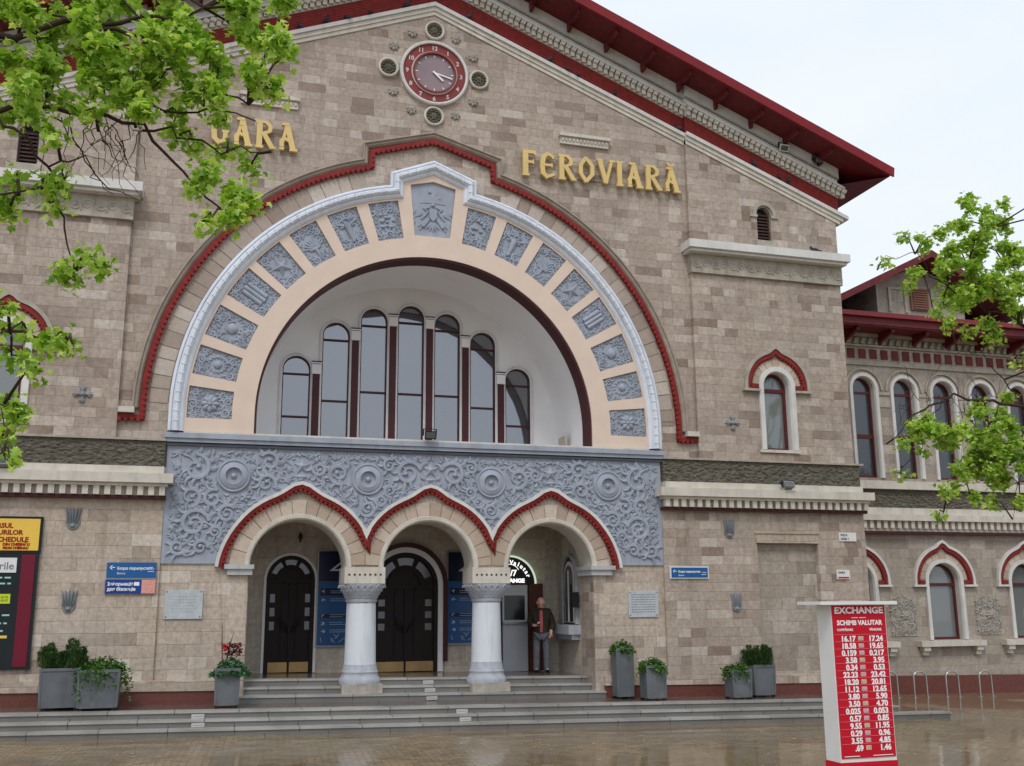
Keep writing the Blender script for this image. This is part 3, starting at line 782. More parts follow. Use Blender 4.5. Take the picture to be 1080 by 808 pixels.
names = ['rosette', 'wreath', 'oval', 'parchment roll', 'star', 'palm fan', 'bull head', 'fruit cluster']
for i, (a, b_) in enumerate(cells):
    kind = i if i < 8 else 15 - i
    pl = MB().prism(run(4.255, a - .1, b_ + .1) + run(5.17, b_ + .1, a - .1), -.03, -.006).build('carved_panel', BLUE, B)
    c_ = ((a + b_) / 2); cx, cz = P2(4.71, c_); al = math.radians(180 - c_) if 0 <= c_ <= 180 else (PI if c_ < 0 else 0)
    er = Vector((math.cos(al), math.sin(al))); et = Vector((math.sin(al), -math.cos(al)))
    tf = lambda u, v, cx=cx, cz=cz, er=er, et=et: (cx + et.x * u + er.x * v, cz + et.y * u + er.y * v)
    mb = MB(); rel = Relief(mb, -.04, tf)
    hw = math.radians(b_ - a) / 2 * 4.7
    ob = panel_motif(kind, rel, i)
    def ins(u, v, hw=hw, ob=ob): return min(hw * (1 + v * .2 / .47 * .5) - abs(u) - .015, .455 - abs(v), math.hypot(u, v) - ob if kind != 3 else max(abs(u) - .17, abs(v) - .28))
    fill_scrolls(rel, ins, (-hw, hw, -.46, .46), .11, .016, 420, .028, 40 + kind, gap=-.008)
    mb.build('carving', BLUE, pl, True, 50)
# key panel: two-headed-free spread bird over a shield, below crescent marks
kp = MB().prism([(-.425, 10.675), (.395, 10.675), (.525, 11.905), (0, 12.035), (-.535, 11.905)], -.03, -.006).build('carved_panel', BLUE, B)
part(kp, 'taller key panel with a spread bird at the crown of the arch')
mb = MB(); rel = Relief(mb, -.035)
for sg in (-1, 1):
    for k in range(5):
        a = math.radians(205 - k * 13) if sg < 0 else math.radians(-25 + k * 13)
        rel.leaf(sg * .14, 11.28 - k * .02, a - sg * 0, .34 - k * .02, .028)
    rel.line([(sg * .08, 11.42), (sg * .2, 11.36), (sg * .13, 11.28), (sg * .2, 11.2), (sg * .28, 11.1)], [.03, .045, .03, .045, .02])
    rel.line([(sg * .1, 11.12), (sg * .24, 10.92)], [.045, .05]); rel.line([(sg * .24, 10.98), (sg * .3, 10.84)], [.03, .02]); rel.line([(sg * .26, 11.0), (sg * .34, 10.92)], [.025, .015])
    for k in range(3): rel.leaf(sg * .4, 11.35 - k * .13, math.radians(-90 + sg * 20), .15, .02)
mb.prism([(-.09, 11.36), (.09, 11.36), (.09, 11.16), (0, 11.06), (-.09, 11.16)], -.075, -.025)
for k in range(5): rel.leaf(0, 11.06, math.radians(-90 + (k - 2) * 20), .26, .03)
rel.dot(0, 11.46, .055, .06); rel.line([(-.3, 11.5), (-.1, 11.52), (.1, 11.52), (.3, 11.5)], [.008, .01, .01, .008]); rel.dot(-.08, 11.78, .04); rel.leaf(.06, 11.72, 1.1, .09, .014); rel.dot(.16, 11.64, .02)
mb.build('carving', BLUE, kp, True, 50)

# --- blue ledge under the arch
MB().box(-5.56, 5.56, -.2, .31, 5.80, 5.905).build('blue_ledge', BLUE, B)
MB().box(-5.2, 5.2, -.14, -.095, 5.906, 5.95).build('ledge_edge', CREAM, B)
MB().box(-5.54, 5.54, -.16, .0, 5.72, 5.798).build('blue_ledge', BLUE, B)
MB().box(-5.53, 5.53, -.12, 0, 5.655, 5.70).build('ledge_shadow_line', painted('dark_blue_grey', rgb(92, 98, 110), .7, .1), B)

# --- big relief panel over the arcade
def og(cx, a0, a1, r=1.48, n=30): return ogee(cx, SP, r, .19, a0, a1, n, 11.)
av = math.degrees(math.acos(1.385 / 1.48))
def arcade(dr=0., foot=.07):
    c1 = og(-2.77, 180, av, 1.48 + dr); c2 = og(0, 180 - av, av, 1.48 + dr); c3 = og(2.77, 180 - av, 0, 1.48 + dr)
    c1 = [(-2.77 - (abs(x + 2.77)) * (1 + .06 * max(0, 1 - (z - SP) / .9)) if x < -3.6 else x, z) for x, z in c1]
    c3 = [(2.77 + (abs(x - 2.77)) * (1 + .06 * max(0, 1 - (z - SP) / .9)) if x > 3.6 else x, z) for x, z in c3]
    return c1 + c2[1:] + c3[1:]
ap = arcade(.06)
pp = [(-5.5, 3.265)] + [(ap[0][0], 3.265)] + ap[1:-1] + [(ap[-1][0], 3.265), (5.5, 3.265), (5.5, 5.66), (-5.5, 5.66)]
rp_ = MB().prism(pp, -.05, -.001).build('relief_panel', BLUE, B)
mb = MB(); rel = Relief(mb, -.06)
meds = [-4.16, -1.37, 1.37, 4.16]; MZ = 5.06
apx = arcade(.16)
def ins(u, v):
    d = min(u + 5.38 if u < 0 else 9, 5.60 - v, v - 3.42)
    for mx_ in meds: d = min(d, math.hypot(u - mx_, v - MZ) - .385)
    for x, z in apx[::2]: d = min(d, math.hypot(u - x, v - z) - .03)
    # under the arcade line is out of bounds
    for k in range(len(apx) - 1):
        if apx[k][0] <= u <= apx[k + 1][0]:
            if v < apx[k][1]: return -1
    for sx_ in (-2.77, 0): d = min(d, math.hypot(u - sx_, v - 5.3) - .2)
    if u > 0: d = min(d, -u + .0)
    return d
fill_scrolls(rel, ins, (-5.4, 0, 3.4, 5.62), .32, .03, 2800, .054, 11, mirror=True, gap=-.01)
for sx_ in (-2.77, 0, 2.77): rel.star(sx_, 5.3, .19); rel.leaf(sx_ - .12, 5.08, 0, .24, .04)
mb.build('carving_pattern', BLUE, rp_, True, 50)
for mx_ in meds:
    mo = MB().disc(mx_, MZ, [(.34, -.04), (.34, -.085), (.325, -.10), (.31, -.10), (.30, -.08), (.28, -.08), (.265, -.10), (.175, -.135), (.165, -.13), (.155, -.06), (.02, -.053)], 36)
    mo.blob((mx_, -.075, MZ), .05, .05, .05); 
    for k in range(8): a = 2 * PI * k / 8; mo.blob((mx_ + .05 * math.cos(a), -.07, MZ + .05 * math.sin(a)), .02, .02, .02)
    mo.build('medallion', BLUE, rp_, True, 30)
# ogee mouldings
MB().sweep(arcade(.04), rect_prof(.0, .07, -.13, 0)).build('white_ogee_moulding', WHITE, B)
MB().sweep(arcade(.03), [(0, 0), (0, -.12), (-.06, -.10), (-.10, -.04), (-.10, 0)]).build('red_ogee_moulding', RED, B)
tk = MB()
for p, d_ in along(arcade(-.065), .1):
    n_ = Vector((-d_.y, d_.x)); tk.obox((p.x, -.06, p.y), Vector((d_.x, 0, d_.y)), Vector((0, 1, 0)), Vector((n_.x, 0, n_.y)), .028, .035, .03)
tk.build('ogee_teeth', RED, B)
for sx in (-1, 1): MB().prism([(sx * 1.385 - .07, 3.84), (sx * 1.385, 3.58), (sx * 1.385 + .07, 3.84)], -.1, -.002).build('valley_block', RED, B); MB().prism([(sx * 1.385 - .1, 4.0), (sx * 1.385, 3.78), (sx * 1.385 + .1, 4.0)], -.137, -.003).build('valley_tip', WHITE, B)
# arch voussoirs and inner cream rings
vs_ = MB()
for cx in (-2.77, 0, 2.77):
    s = 2.
    while s < 178:
        e_ = min(s + R.uniform(11, 15), 178)
        rr = [1.385, 1.46][0]
        def q(r, a): return (cx - r * math.cos(math.radians(a)), SP + r * math.sin(math.radians(a)))
        lim = lambda a: min(1.40, 1.375 / max(.1, abs(math.cos(math.radians(a)))) if not ((cx < 0 and a < 90) or (cx > 0 and a > 90)) else 1.40)
        vs_.prism([q(1.10, s + .35), q(lim(s + .35), s + .35), q(lim((s + e_) / 2), (s + e_) / 2), q(lim(e_ - .35), e_ - .35), q(1.10, e_ - .35)], -.02, .01)
        s = e_
vs_.build('voussoir_pattern', VOUS, B)
for cx in (-2.77, 0, 2.77):
    MB().sweep([(cx - 1.0, SP + .0)] + arc(cx, SP, 1.0, 180, 0, 28)[1:-1] + [(cx + 1.0, SP + .0)], [(-.012, .81), (-.012, -.01), (.02, -.045), (.09, -.05), (.10, -.02), (.10, .3)]).build('arch_moulding', CREAM, B)
for sx in (-1, 1):
    q = sorted((sx * 3.67, sx * 4.26)); q3 = sorted((sx * 3.70, sx * 4.2))
    MB().box(q[0], q[1], -.16, .85, 3.16, 3.25).box(q3[0], q3[1], -.11, .85, 3.04, 3.16).build('impost', painted('impost_blue', rgb(184, 184, 184), .6, .1), B)

# --- columns
for cx in (-1.385, 1.385):
    cy = .40
    sh = MB().lathe(cx, cy, [(.335, 1.2), (.33, 1.35), (.318, 2.0), (.308, 2.46)], 32).build('column', WHITEC, B, True, 40)
    zb = PL + SL * cx
    MB().lathe(cx, cy, [(.43, zb - .09), (.44, zb - .03), (.415, zb + .03), (.385, zb + .07), (.375, zb + .12), (.39, zb + .15), (.365, zb + .18), (.345, 1.205)], 32).build('base', CARVGR, sh, True, 40)
    MB().box(cx - .42, cx + .42, cy - .42, cy + .42, zb - .275, zb - .088).build('plinth', OLDCR, sh)
    # carved capital: round neck growing into a square
    cap = MB(); seg = 32; rings = [(.318, 2.47, 0), (.335, 2.50, 0), (.335, 2.535, 0), (.325, 2.54, 0), (.345, 2.58, .1), (.39, 2.66, .4), (.43, 2.76, .8), (.445, 2.86, 1)]
    vs = []; fs = []
    for r_, z_, sq in rings:
        for k in range(seg):
            t = 2 * PI * k / seg; rs = r_ / max(abs(math.cos(t)), abs(math.sin(t))); rr = r_ * (1 - sq) + min(rs, r_ * 1.28) * sq
            vs.append((cx + rr * math.cos(t), cy + rr * math.sin(t), z_))
    for i in range(len(rings) - 1):
        for k in range(seg): fs.append((i * seg + k, i * seg + (k + 1) % seg, (i + 1) * seg + (k + 1) % seg, (i + 1) * seg + k))
    cap.add(vs, fs)
    for row in range(4):
        n_ = 22
        for k in range(n_):
            t = 2 * PI * (k + .5 * (row % 2)) / n_; zz = 2.59 + row * .07; r_ = .345 + row * .033; sq = row / 3
            rs = r_ / max(abs(math.cos(t)), abs(math.sin(t))); rr = r_ * (1 - sq) + min(rs, r_ * 1.28) * sq
            cap.tube([(cx + rr * math.cos(t - .09), cy + rr * math.sin(t - .09), zz - .02), (cx + (rr + .012) * math.cos(t), cy + (rr + .012) * math.sin(t), zz + .035), (cx + rr * math.cos(t + .09), cy + rr * math.sin(t + .09), zz - .02)], [.012, .016, .012], 5)
    cap.build('capital', CARVGR, sh, True, 40)
    ab = MB().box(cx - .43, cx + .43, -.045, .84, 2.865, 3.205); ab.build('abacus', CREAM, sh)
    dd = MB()
    for k in range(7): x = cx - .33 + k * .11; dd.box(x - .02, x + .02, -.05, -.044, 3.03, 3.07)
    dd.build('drilled_squares', MAROON, sh)

# --- porch interior
YP = 2.5
MB().box(-4.4, -3.8, .8, YP, -.2, 5.0).box(3.8, 4.4, .8, YP, -.2, 5.0).box(-4.4, 4.4, .801, YP, 4.45, 4.6).build('porch_side_walls', PORCH, B)
pb = MB(); pb.plate([(-4.3, .3), (4.3, .3), (4.3, 4.5), (-4.3, 4.5)], [arch(-2.7, .5, 3.0, .55), arch(-.02, .5, 2.86, .78), arch(2.52, .5, 2.87, .64)], YP, YP + .1)
pb.build('porch_back_wall', PORCH, B)
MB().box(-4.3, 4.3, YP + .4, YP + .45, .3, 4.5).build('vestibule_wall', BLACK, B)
# skirting ledge of the back wall
MB().gbox(-2.05, -.95, YP - .05, YP + .01, .8, 1.12).gbox(.93, 1.85, YP - .05, YP + .01, .8, 1.12).gbox(3.2, 3.79, YP - .05, YP + .01, .8, 1.1).build('skirting', PORCH, B)
def door(cx, r, zs, zb, double, lab):
    zf = zb
    d_ = MB().prism(arch(cx, zf, zs, r, 20), YP + .05, YP + .12).build('door', DOORW, B); part(d_, lab)
    m1 = MB()
    m1.sweep([(cx - r, zf), (cx - r, zs)] + arc(cx, zs, r, 180, 0, 20)[1:-1] + [(cx + r, zs), (cx + r, zf)], rect_prof(-.09, 0, YP - .02, YP + .06))
    m1.box(cx - .02, cx + .02, YP + .0, YP + .05, zf, zs - .05)
    for sx in (-1, 1):
        xi = cx + sx * r * .30
        m1.box(xi - .02, xi + .02, YP + .01, YP + .05, zf + .4, zs - .05)
        m1.tube([(cx + sx * .05, YP - .02, zf + .9), (cx + sx * .10, YP - .08, zf + 1.05), (cx + sx * .24, YP - .06, zf + 1.25), (cx + sx * .16, YP - .08, zf + 1.0)], .018, 6)
    m1.box(cx - r + .06, cx + r - .06, YP + .01, YP + .05, zs - .08, zs + .02)
    m1.sweep(arc(cx, zs, r * .5, 180, 0, 12), rect_prof(-.03, .03, YP + .0, YP + .05))
    for k in range(1, 4): a = PI * k / 4; 
    m1.build('moulded_frame', DOORW, d_)
    pn = MB()
    for sx in (-1, 1):
        for k in range(3):
            z0 = zf + .95 + k * (zs - zf - 1.15) / 3; z1 = z0 + (zs - zf - 1.15) / 3 - .12
            x0, x1 = sorted((cx + sx * r * .62, cx + sx * r * .82)); pn.box(x0, x1, YP + .035, YP + .06, z0, z1)
    for a0, a1 in ((20, 60), (72, 108), (120, 160)):
        pn.prism(arc(cx, zs, r * .62, a0, a1, 6) + arc(cx, zs, r * .84, a1, a0, 6), YP + .035, YP + .06)
    pn.build('pane', GLASSG, d_)
    kp_ = MB().box(cx - r + .1, cx - .025, YP - .005, YP + .03, zf + .02, zf + .24); kp_.box(cx + .025, cx + r - .1, YP - .005, YP + .03, zf + .02, zf + .24); kp_.build('kick_plate', BRASS, d_)
    return d_
door(-2.7, .55, 3.0, PL + .045, False, 'narrow arched dark wooden door with brass kick plate')
door(-.02, .78, 2.86, PL + .0, True, 'wide arched dark wooden double door between the columns')
MB().sweep([(-.80, PL), (-.80, 2.86)] + arc(-.02, 2.86, .78, 180, 0, 24)[1:-1] + [(.76, 2.86), (.76, PL)], rect_prof(0, .12, YP - .06, YP + .02)).build('door_surround', VAULT, B)
MB().sweep([(-.92, 1.12), (-.92, 2.86)] + arc(-.02, 2.86, .90, 180, 0, 24)[1:-1] + [(.88, 2.86), (.88, 1.12)], rect_prof(.003, .11, YP - .1, YP + .02)).build('door_surround', MAROON, B)
MB().sweep([(-3.25, PL + .05), (-3.25, 3.0)] + arc(-2.7, 3.0, .55, 180, 0, 24)[1:-1] + [(-2.15, 3.0), (-2.15, PL + .05)], rect_prof(0, .06, YP - .03, YP + .02)).build('door_surround', VAULT, B)
# arched side window of the porch
sw = MB()
def yz(poly, x0, x1, name, mat, parent):      # prism in the side wall plane (poly of (y,z))
    mb_ = MB().prism(poly, x0, x1); mb_.v = [(y, x, z) for x, y, z in mb_.v]; return mb_.build(name, mat, parent)
yw = 1.55
sw_ = yz(arch(yw, 1.95, 3.1, .42, 14), 3.77, 3.799, 'porch_window', MAROON, B)
yz(arch(yw, 1.98, 3.08, .33, 14), 3.755, 3.768, 'inner_frame', VAULT, sw_)
yz(arch(yw, 2.0, 3.06, .25, 14), 3.74, 3.753, 'pane', GLASSD, sw_)
yz([(yw - .03, 2.0), (yw + .03, 2.0), (yw + .03, 3.2), (yw - .03, 3.2)], 3.725, 3.738, 'mullion', VAULT, sw_)
o = MB().sweep([(yw - .42, 1.95), (yw - .42, 3.1)] + arc(yw, 3.1, .42, 180, 0, 16)[1:-1] + [(yw + .42, 3.1), (yw + .42, 1.95)], rect_prof(0, .07, 3.72, 3.8)); o.v = [(y, x, z) for x, y, z in o.v]; o.build('surround', CARVGR, sw_)
o = MB().box(3.5, 3.8, yw - .62, yw + .6, 1.72, 1.93).box(3.6, 3.8, yw - .55, yw + .55, 1.6, 1.72); o.build('sill', CARVGR, sw_)

# --- arched side windows with ogee hoods
def hooded(cx, zb, zs, r, yw_, hood_r, hood_z, pk, parent, gl, surround=WHITE, hoodm=CREAM, name='hooded_window', wide=.12, trans=True):
    o = MB().sweep([(cx - r, zb), (cx - r, zs)] + arc(cx, zs, r, 180, 0, 18)[1:-1] + [(cx + r, zs), (cx + r, zb)], [(-.03, yw_ + .28), (-.03, yw_ - .0), (.0, yw_ - .06), (wide, yw_ - .06), (wide, yw_ + .001)]).build(name, surround, parent)
    MB().sweep([(cx - hood_r, hood_z), (cx - hood_r, zs - .05)] + ogee(cx, zs, hood_r, pk, 180, 0, 36, 8)[1:-1] + [(cx + hood_r, zs - .05), (cx + hood_r, hood_z)], rect_prof(-.003, .075, yw_ - .1, yw_)).build('hood', hoodm, o)
    MB().sweep([(cx - hood_r, hood_z), (cx - hood_r, zs - .05)] + ogee(cx, zs, hood_r, pk, 180, 0, 36, 8)[1:-1] + [(cx + hood_r, zs - .05), (cx + hood_r, hood_z)], rect_prof(-.11, -.006, yw_ - .07, yw_)).build('red_hood_band', RED, o)
    tk_ = MB()
    for p, d_ in along(ogee(cx, zs, hood_r - .12, pk, 178, 2, 36, 8), .09):
        n_ = Vector((-d_.y, d_.x)); tk_.obox((p.x, yw_ - .03, p.y), Vector((d_.x, 0, d_.y)), Vector((0, 1, 0)), Vector((n_.x, 0, n_.y)), .026, .03, .028)
    for sx in (-1, 1):
        a, b_ = sorted((cx + sx * (hood_r - .09), cx + sx * (r + wide + .02))); tk_.box(a, b_, yw_ - .07, yw_, hood_z + .03, hood_z + .12)
    tk_.build('hood_teeth', RED, o)
    q = MB()
    for sx in (-1, 1):
        a, b_ = sorted((cx + sx * (hood_r + .12), cx + sx * (r + wide - .0))); q.box(a, b_, yw_ - .12, yw_, hood_z - .06, hood_z - .001)
    q.build('hood_foot', hoodm, o)
    v_ = MB(); s_ = 4
    while s_ < 176:
        e__ = min(s_ + 19, 176)
        f_ = lambda rr, a: (cx + rr * math.cos(math.radians(a)), zs + rr * math.sin(math.radians(a)))
        v_.prism([f_(r + wide + .01, s_ + .7), f_(hood_r - .15, s_ + .7), f_(hood_r - .15, e__ - .7), f_(r + wide + .01, e__ - .7)], yw_ - .012, yw_ + .01); s_ = e__
    v_.build('hood_voussoir_pattern', VOUS, o)
    yi = yw_ + .2
    f = MB().sweep([(cx - r, zb), (cx - r, zs)] + arc(cx, zs, r, 180, 0, 18)[1:-1] + [(cx + r, zs), (cx + r, zb)], rect_prof(-.1, -.032, yi - .03, yi + .05))
    f.box(cx - r + .03, cx + r - .03, yi - .028, yi + .05, zb + .0, zb + .07)
    if trans: f.box(cx - r + .03, cx + r - .03, yi - .032, yi + .05, zs - .12, zs - .03)
    f.build('frame', FRAMER, o)
    MB().prism(arch(cx, zb, zs, r - .02, 16), yi + .02, yi + .03).build('pane', gl, o)
    return o
for sx in (-1, 1):
    o = hooded(sx * SWX, 6.04, 7.62, SWR, -.12, .83, 7.53, .12, B, GLASSL, hoodm=OLDCR, name='upper_window')
    MB().box(sx * SWX - .55, sx * SWX + .55, -.17, -.1, 5.97, 6.04).build('sill', CREAM, o)
# dentilled label bars flanking the lettering
for sx in (-1, 1):
    q = sorted((sx * 3.12, sx * 4.44)); o = MB().box(q[0], q[1], -.14, 0, 13.6, 13.68).box(q[0] + .03, q[1] - .03, -.07, 0, 13.42, 13.6)
    for k in range(13): x = q[0] + .09 + k * (q[1] - q[0] - .18) / 12; o.blob((x, -.08, 13.52), .035, .03, .05, 0, 6, 4)
    o.build('label_moulding', CREAM, B)
# star-shaped and tulip-shaped iron ornaments
for x, z in ((-7.18, 6.62), (7.42, 6.66)):
    mb = MB(); rel = Relief(mb, -.14)
    for k in range(4):
        a = k * PI / 2 + (PI / 2 * 0); rel.leaf(x, z, a, .2, .035); rel.leaf(x + .08 * math.cos(a), z + .08 * math.sin(a), a + .6, .1, .025); rel.leaf(x + .08 * math.cos(a), z + .08 * math.sin(a), a - .6, .1, .025)
    rel.dot(x, z, .06, .08); mb.build('cross_ornament', painted('iron_grey', rgb(138, 142, 146), .6, .2, streak=False) if 'iron_grey' not in MATS else MATS['iron_grey'], B, True, 60)
for x, z in ((-7.17, 4.14), (-7.13, 2.54), (7.2, 4.12), (7.3, 2.43)):
    mb = MB(); rel = Relief(mb, -.1)
    mb.blob((x, -.085, z - .01), .13, .03, .19, 0, 16, 10)
    for k in (-2, -1, 0, 1, 2): rel.leaf(x + k * .035, z - .12, math.radians(90 - k * 6), .34, .022, .06)
    for sg in (-1, 1): rel.line([(x + sg * .11, z + .02), (x + sg * .12, z - .09), (x + sg * .06, z - .19), (x, z - .21)], [.012, .018, .018, .018])
    rel.dot(x, z - .15, .05, .06); mb.build('tulip_ornament', MATS['iron_grey'], B, True, 60)
# medallions and rosettes round the clock
for dx, dz in ((0, 1.13), (0, -1.1), (-1.1, 0), (1.1, .0)):
    o = MB().disc(dx, 14.8 + dz, [(.24, 0), (.24, -.07), (.21, -.085), (.19, -.07), (.185, -.03), (.02, -.02)], 28).build('clock_medallion', CREAM, B, True, 30)
    mb = MB(); rel = Relief(mb, -.04); rel.rosette(dx, 14.8 + dz, .1, 6); 
    for k in range(12): a = k * PI / 6; rel.dot(dx + .14 * math.cos(a), 14.8 + dz + .14 * math.sin(a), .03, .04)
    mb.disc(dx, 14.8 + dz, [(.185, -.03), (.02, -.03)], 20); mb.build('carving', DARKST, o, True, 50)
for a in (31, 62, 118, 149, 211, 242, 298, 329):
    x, z = 1.13 * math.cos(math.radians(a)), 14.8 + 1.13 * math.sin(math.radians(a))
    mb = MB(); rel = Relief(mb, -.02); rel.rosette(x, z, .125, 7); mb.build('rosette', GREYST, B, True, 50)

# ================================================================== CLOCK
ck = empty('wall_clock', 'round wall clock with red numeral ring and dusky face under the gable', 'clock', (0, -.02, 14.8))
def CK(mb, name, mat, **k):
    o = mb.build(name, mat, ck, **k); o.matrix_parent_inverse = Matrix.Translation((0, .02, -14.8)); return o
CK(MB().disc(0, 14.8, [(.83, 0), (.83, -.09), (.80, -.11), (.76, -.10), (.76, -.02)], 48), 'outer_ring', WHITE, smooth=True, angle=30)
CK(MB().disc(0, 14.8, [(.765, 0), (.765, -.05), (.55, -.05), (.55, 0)], 48), 'numeral_ring', BRICKR)
CK(MB().disc(0, 14.8, [(.555, -.02), (.555, -.085), (.52, -.085), (.52, -.02)], 48), 'inner_ring', WHITE)
CK(MB().disc(0, 14.8, [(.53, -.02), (.53, -.12), (.485, -.12), (.485, -.03)], 48), 'bezel', BRICKR)
CK(MB().disc(0, 14.8, [(.487, -.02), (.487, -.06), (.0001, -.06)], 48), 'dial', CLOCKF)
tx = MB()
for k in range(1, 13):
    a = PI / 2 - k * PI / 6; text_mesh(tx, str(k), .655 * math.cos(a), 14.8 + .655 * math.sin(a) - .053, .15, -.052, .006, 'CENTER', bold=.004)
CK(tx, 'numerals', painted('numeral_grey', rgb(206, 200, 198), .6, .1, streak=False, bd=0))
tx = MB()
for k in range(12):
    a = PI / 2 - k * PI / 6; tx.bar((.40 * math.cos(a), 14.8 + .40 * math.sin(a)), (.46 * math.cos(a), 14.8 + .46 * math.sin(a)), .022, -.07, -.061)
CK(tx, 'hour_marks', TEXTWH)
for L, aa, w_ in ((.44, -14, .03), (.28, -42, .045)):
    a = math.radians(aa); CK(MB().bar((-.05 * math.cos(a), 14.8 - .05 * math.sin(a)), (L * math.cos(a), 14.8 + L * math.sin(a)), w_, -.085 - w_ * .3, -.078), 'hand', TEXTWH)

# ================================================================== LETTERS
def strokes(ch):
    """wedge-serifed slavonic capitals as bars (x0,z0,x1,z1,w) in a 1-high box, plus width"""
    S = {'F': ([(.12, 0, .12, 1, .17), (.02, .95, .5, .95, .11), (.12, .55, .42, .55, .09), (.47, .84, .47, 1, .06), (0, .03, .26, .03, .07), (.4, .47, .4, .64, .05)], .56),
         'E': ([(.30, 0, .12, .16, .13), (.12, .12, .08, .5, .15), (.08, .5, .14, .86, .15), (.12, .82, .32, .98, .12), (.30, .96, .52, .84, .1), (.1, .5, .46, .5, .08), (.28, .04, .54, .16, .1), (.48, .76, .48, .92, .06), (.44, .42, .44, .58, .05)], .6),
         'R': ([(.12, 0, .12, 1, .16), (0, .96, .34, .96, .08), (.32, .98, .48, .82, .11), (.48, .84, .46, .62, .12), (.48, .64, .16, .5, .09), (.26, .54, .56, .02, .14), (0, .03, .26, .03, .07), (.5, .03, .66, .03, .07)], .66),
         'O': ([(.30, 1, .08, .66, .12), (.09, .70, .09, .32, .13), (.08, .34, .30, 0, .12), (.28, .02, .54, .34, .12), (.53, .30, .53, .70, .13), (.54, .66, .28, .98, .12)], .64),
         'V': ([(.08, 1, .32, .06, .15), (.32, .03, .56, 1, .09), (-.02, .97, .2, .97, .07), (.46, .97, .68, .97, .07)], .64),
         'I': ([(.12, 0, .12, 1, .16), (0, .03, .25, .03, .07), (0, .97, .25, .97, .07)], .3),
         'A': ([(.28, 1, .10, .10, .09), (.26, 1, .50, .04, .16), (.08, .34, .24, .5, .09), (.22, .42, .40, .34, .08), (.10, .36, .12, .12, .13), (.38, .03, .64, .03, .07), (.04, .05, .2, .05, .07), (.1, .97, .34, .97, .08)], .64),
         'G': ([(.30, 0, .12, .16, .13), (.12, .12, .08, .5, .15), (.08, .5, .14, .86, .15), (.12, .82, .32, .98, .12), (.30, .96, .54, .84, .1), (.28, .04, .5, .14, .1), (.46, .10, .46, .46, .13), (.34, .44, .58, .44, .07), (.52, .76, .52, .94, .06)], .62)}
    return S[ch]
def lettering(name, label, word, x0, z0, h, total):
    e_ = empty(name, label, 'sign', (x0, -.1, z0))
    wsum = sum(strokes(c_)[1] for c_ in word) + .1 * (len(word) - 1); sx = total / (wsum * h); x = x0
    r_ = MB()
    for zz in (.16, .80): r_.box(x0, x0 + total, -.075, -.06, z0 + h * zz, z0 + h * zz + .015)
    for k in range(int(total / .6) + 1): r_.box(x0 + .1 + k * .6, x0 + .12 + k * .6, -.06, 0, z0 + h * .16, z0 + h * .16 + .015)
    r_.build('rail', GREYST, e_).matrix_parent_inverse = e_.matrix_world.inverted() if False else Matrix.Translation((-x0, .1, -z0))
    for ci, c_ in enumerate(word):
        st, wd = strokes(c_); mb_ = MB()
        for k, (a, b_, c2, d_, w_) in enumerate(st):
            mb_.bar((x + a * h * sx, z0 + b_ * h), (x + c2 * h * sx, z0 + d_ * h), w_ * h * 1.2, -.16 - .0012 * k, -.078)
        if ci == len(word) - 1 and word == 'FEROVIARA':
            mb_.sweep([(x + .14 * h, z0 + h * 1.2), (x + .24 * h, z0 + h * 1.1), (x + .34 * h, z0 + h * 1.1), (x + .44 * h, z0 + h * 1.2)], rect_prof(-.03, .02, -.155, -.08))
        o = mb_.build('letter', GOLD, e_); o.matrix_parent_inverse = Matrix.Translation((-x0, .1, -z0))
        x += (wd + .1) * h * sx
lettering('lettering_sign', 'gold raised letters GARA on the gable behind the leaves', 'GARA', -5.0, 12.36, .64, 1.86)
lettering('lettering_sign', 'gold raised letters FEROVIARĂ on the gable right of the clock', 'FEROVIARA', 2.15, 12.44, .64, 4.14)

# ================================================================== WING
W = empty('station_wing', 'lower stone side wing with arched windows and red eaves behind the right tree', 'building', (0, 0, 0))
WY = 4.0; XW = 34
uw = [14.18 + 1.43 * k for k in range(12)]; lw = [13.46 + 2.98 * k for k in range(7)]
up_ = MB().plate([(10.6, -1), (XW, -1), (XW, 11), (10.6, 11)], [arch(x, 6.0, 8.68, .4, 14) for x in uw] + [arch(x, 1.3, 2.94, .56, 16) for x in lw], WY, WY + .35)
up_.box(10.6, XW, WY + .36, 20, -1, 11); up_.build('wall', STONE3, W)
for x in uw:
    o = MB().sweep([(x - .4, 6.0), (x - .4, 8.68)] + arc(x, 8.68, .4, 180, 0, 16)[1:-1] + [(x + .4, 8.68), (x + .4, 6.0)], [(-.03, WY + .3), (-.03, WY), (0, WY - .06), (.1, WY - .06), (.1, WY)]).build('tall_window', WHITE, W)
    MB().sweep([(x - .6, 8.66)] + arc(x, 8.68, .6, 180, 0, 16)[1:-1] + [(x + .6, 8.66)], rect_prof(0, .06, WY - .05, WY)).build('blind_arch', OLDCR, o)
    f = MB().sweep([(x - .4, 6.0), (x - .4, 8.68)] + arc(x, 8.68, .4, 180, 0, 16)[1:-1] + [(x + .4, 8.68), (x + .4, 6.0)], rect_prof(-.09, -.032, WY + .16, WY + .24))
    f.box(x - .37, x + .37, WY + .165, WY + .24, 8.56, 8.63).box(x - .37, x + .37, WY + .165, WY + .24, 7.2, 7.32).box(x - .37, x + .37, WY + .165, WY + .24, 6.0, 6.08).build('frame', FRAMER, o)
    MB().prism(arch(x, 6.0, 8.68, .38, 14), WY + .2, WY + .21).build('pane', GLASSD, o)
for k in range(11):
    x = (uw[k] + uw[k + 1]) / 2
    MB().box(x - .2, x + .2, WY - .03, WY, 8.52, 8.62).box(x - .19, x + .19, WY - .02, WY, 8.15, 8.45).build('pier_panel', OLDCR, W)
MB().box(10.95, XW, WY - .18, WY, 5.66, 5.9).build('sill_ledge', CREAM, W)
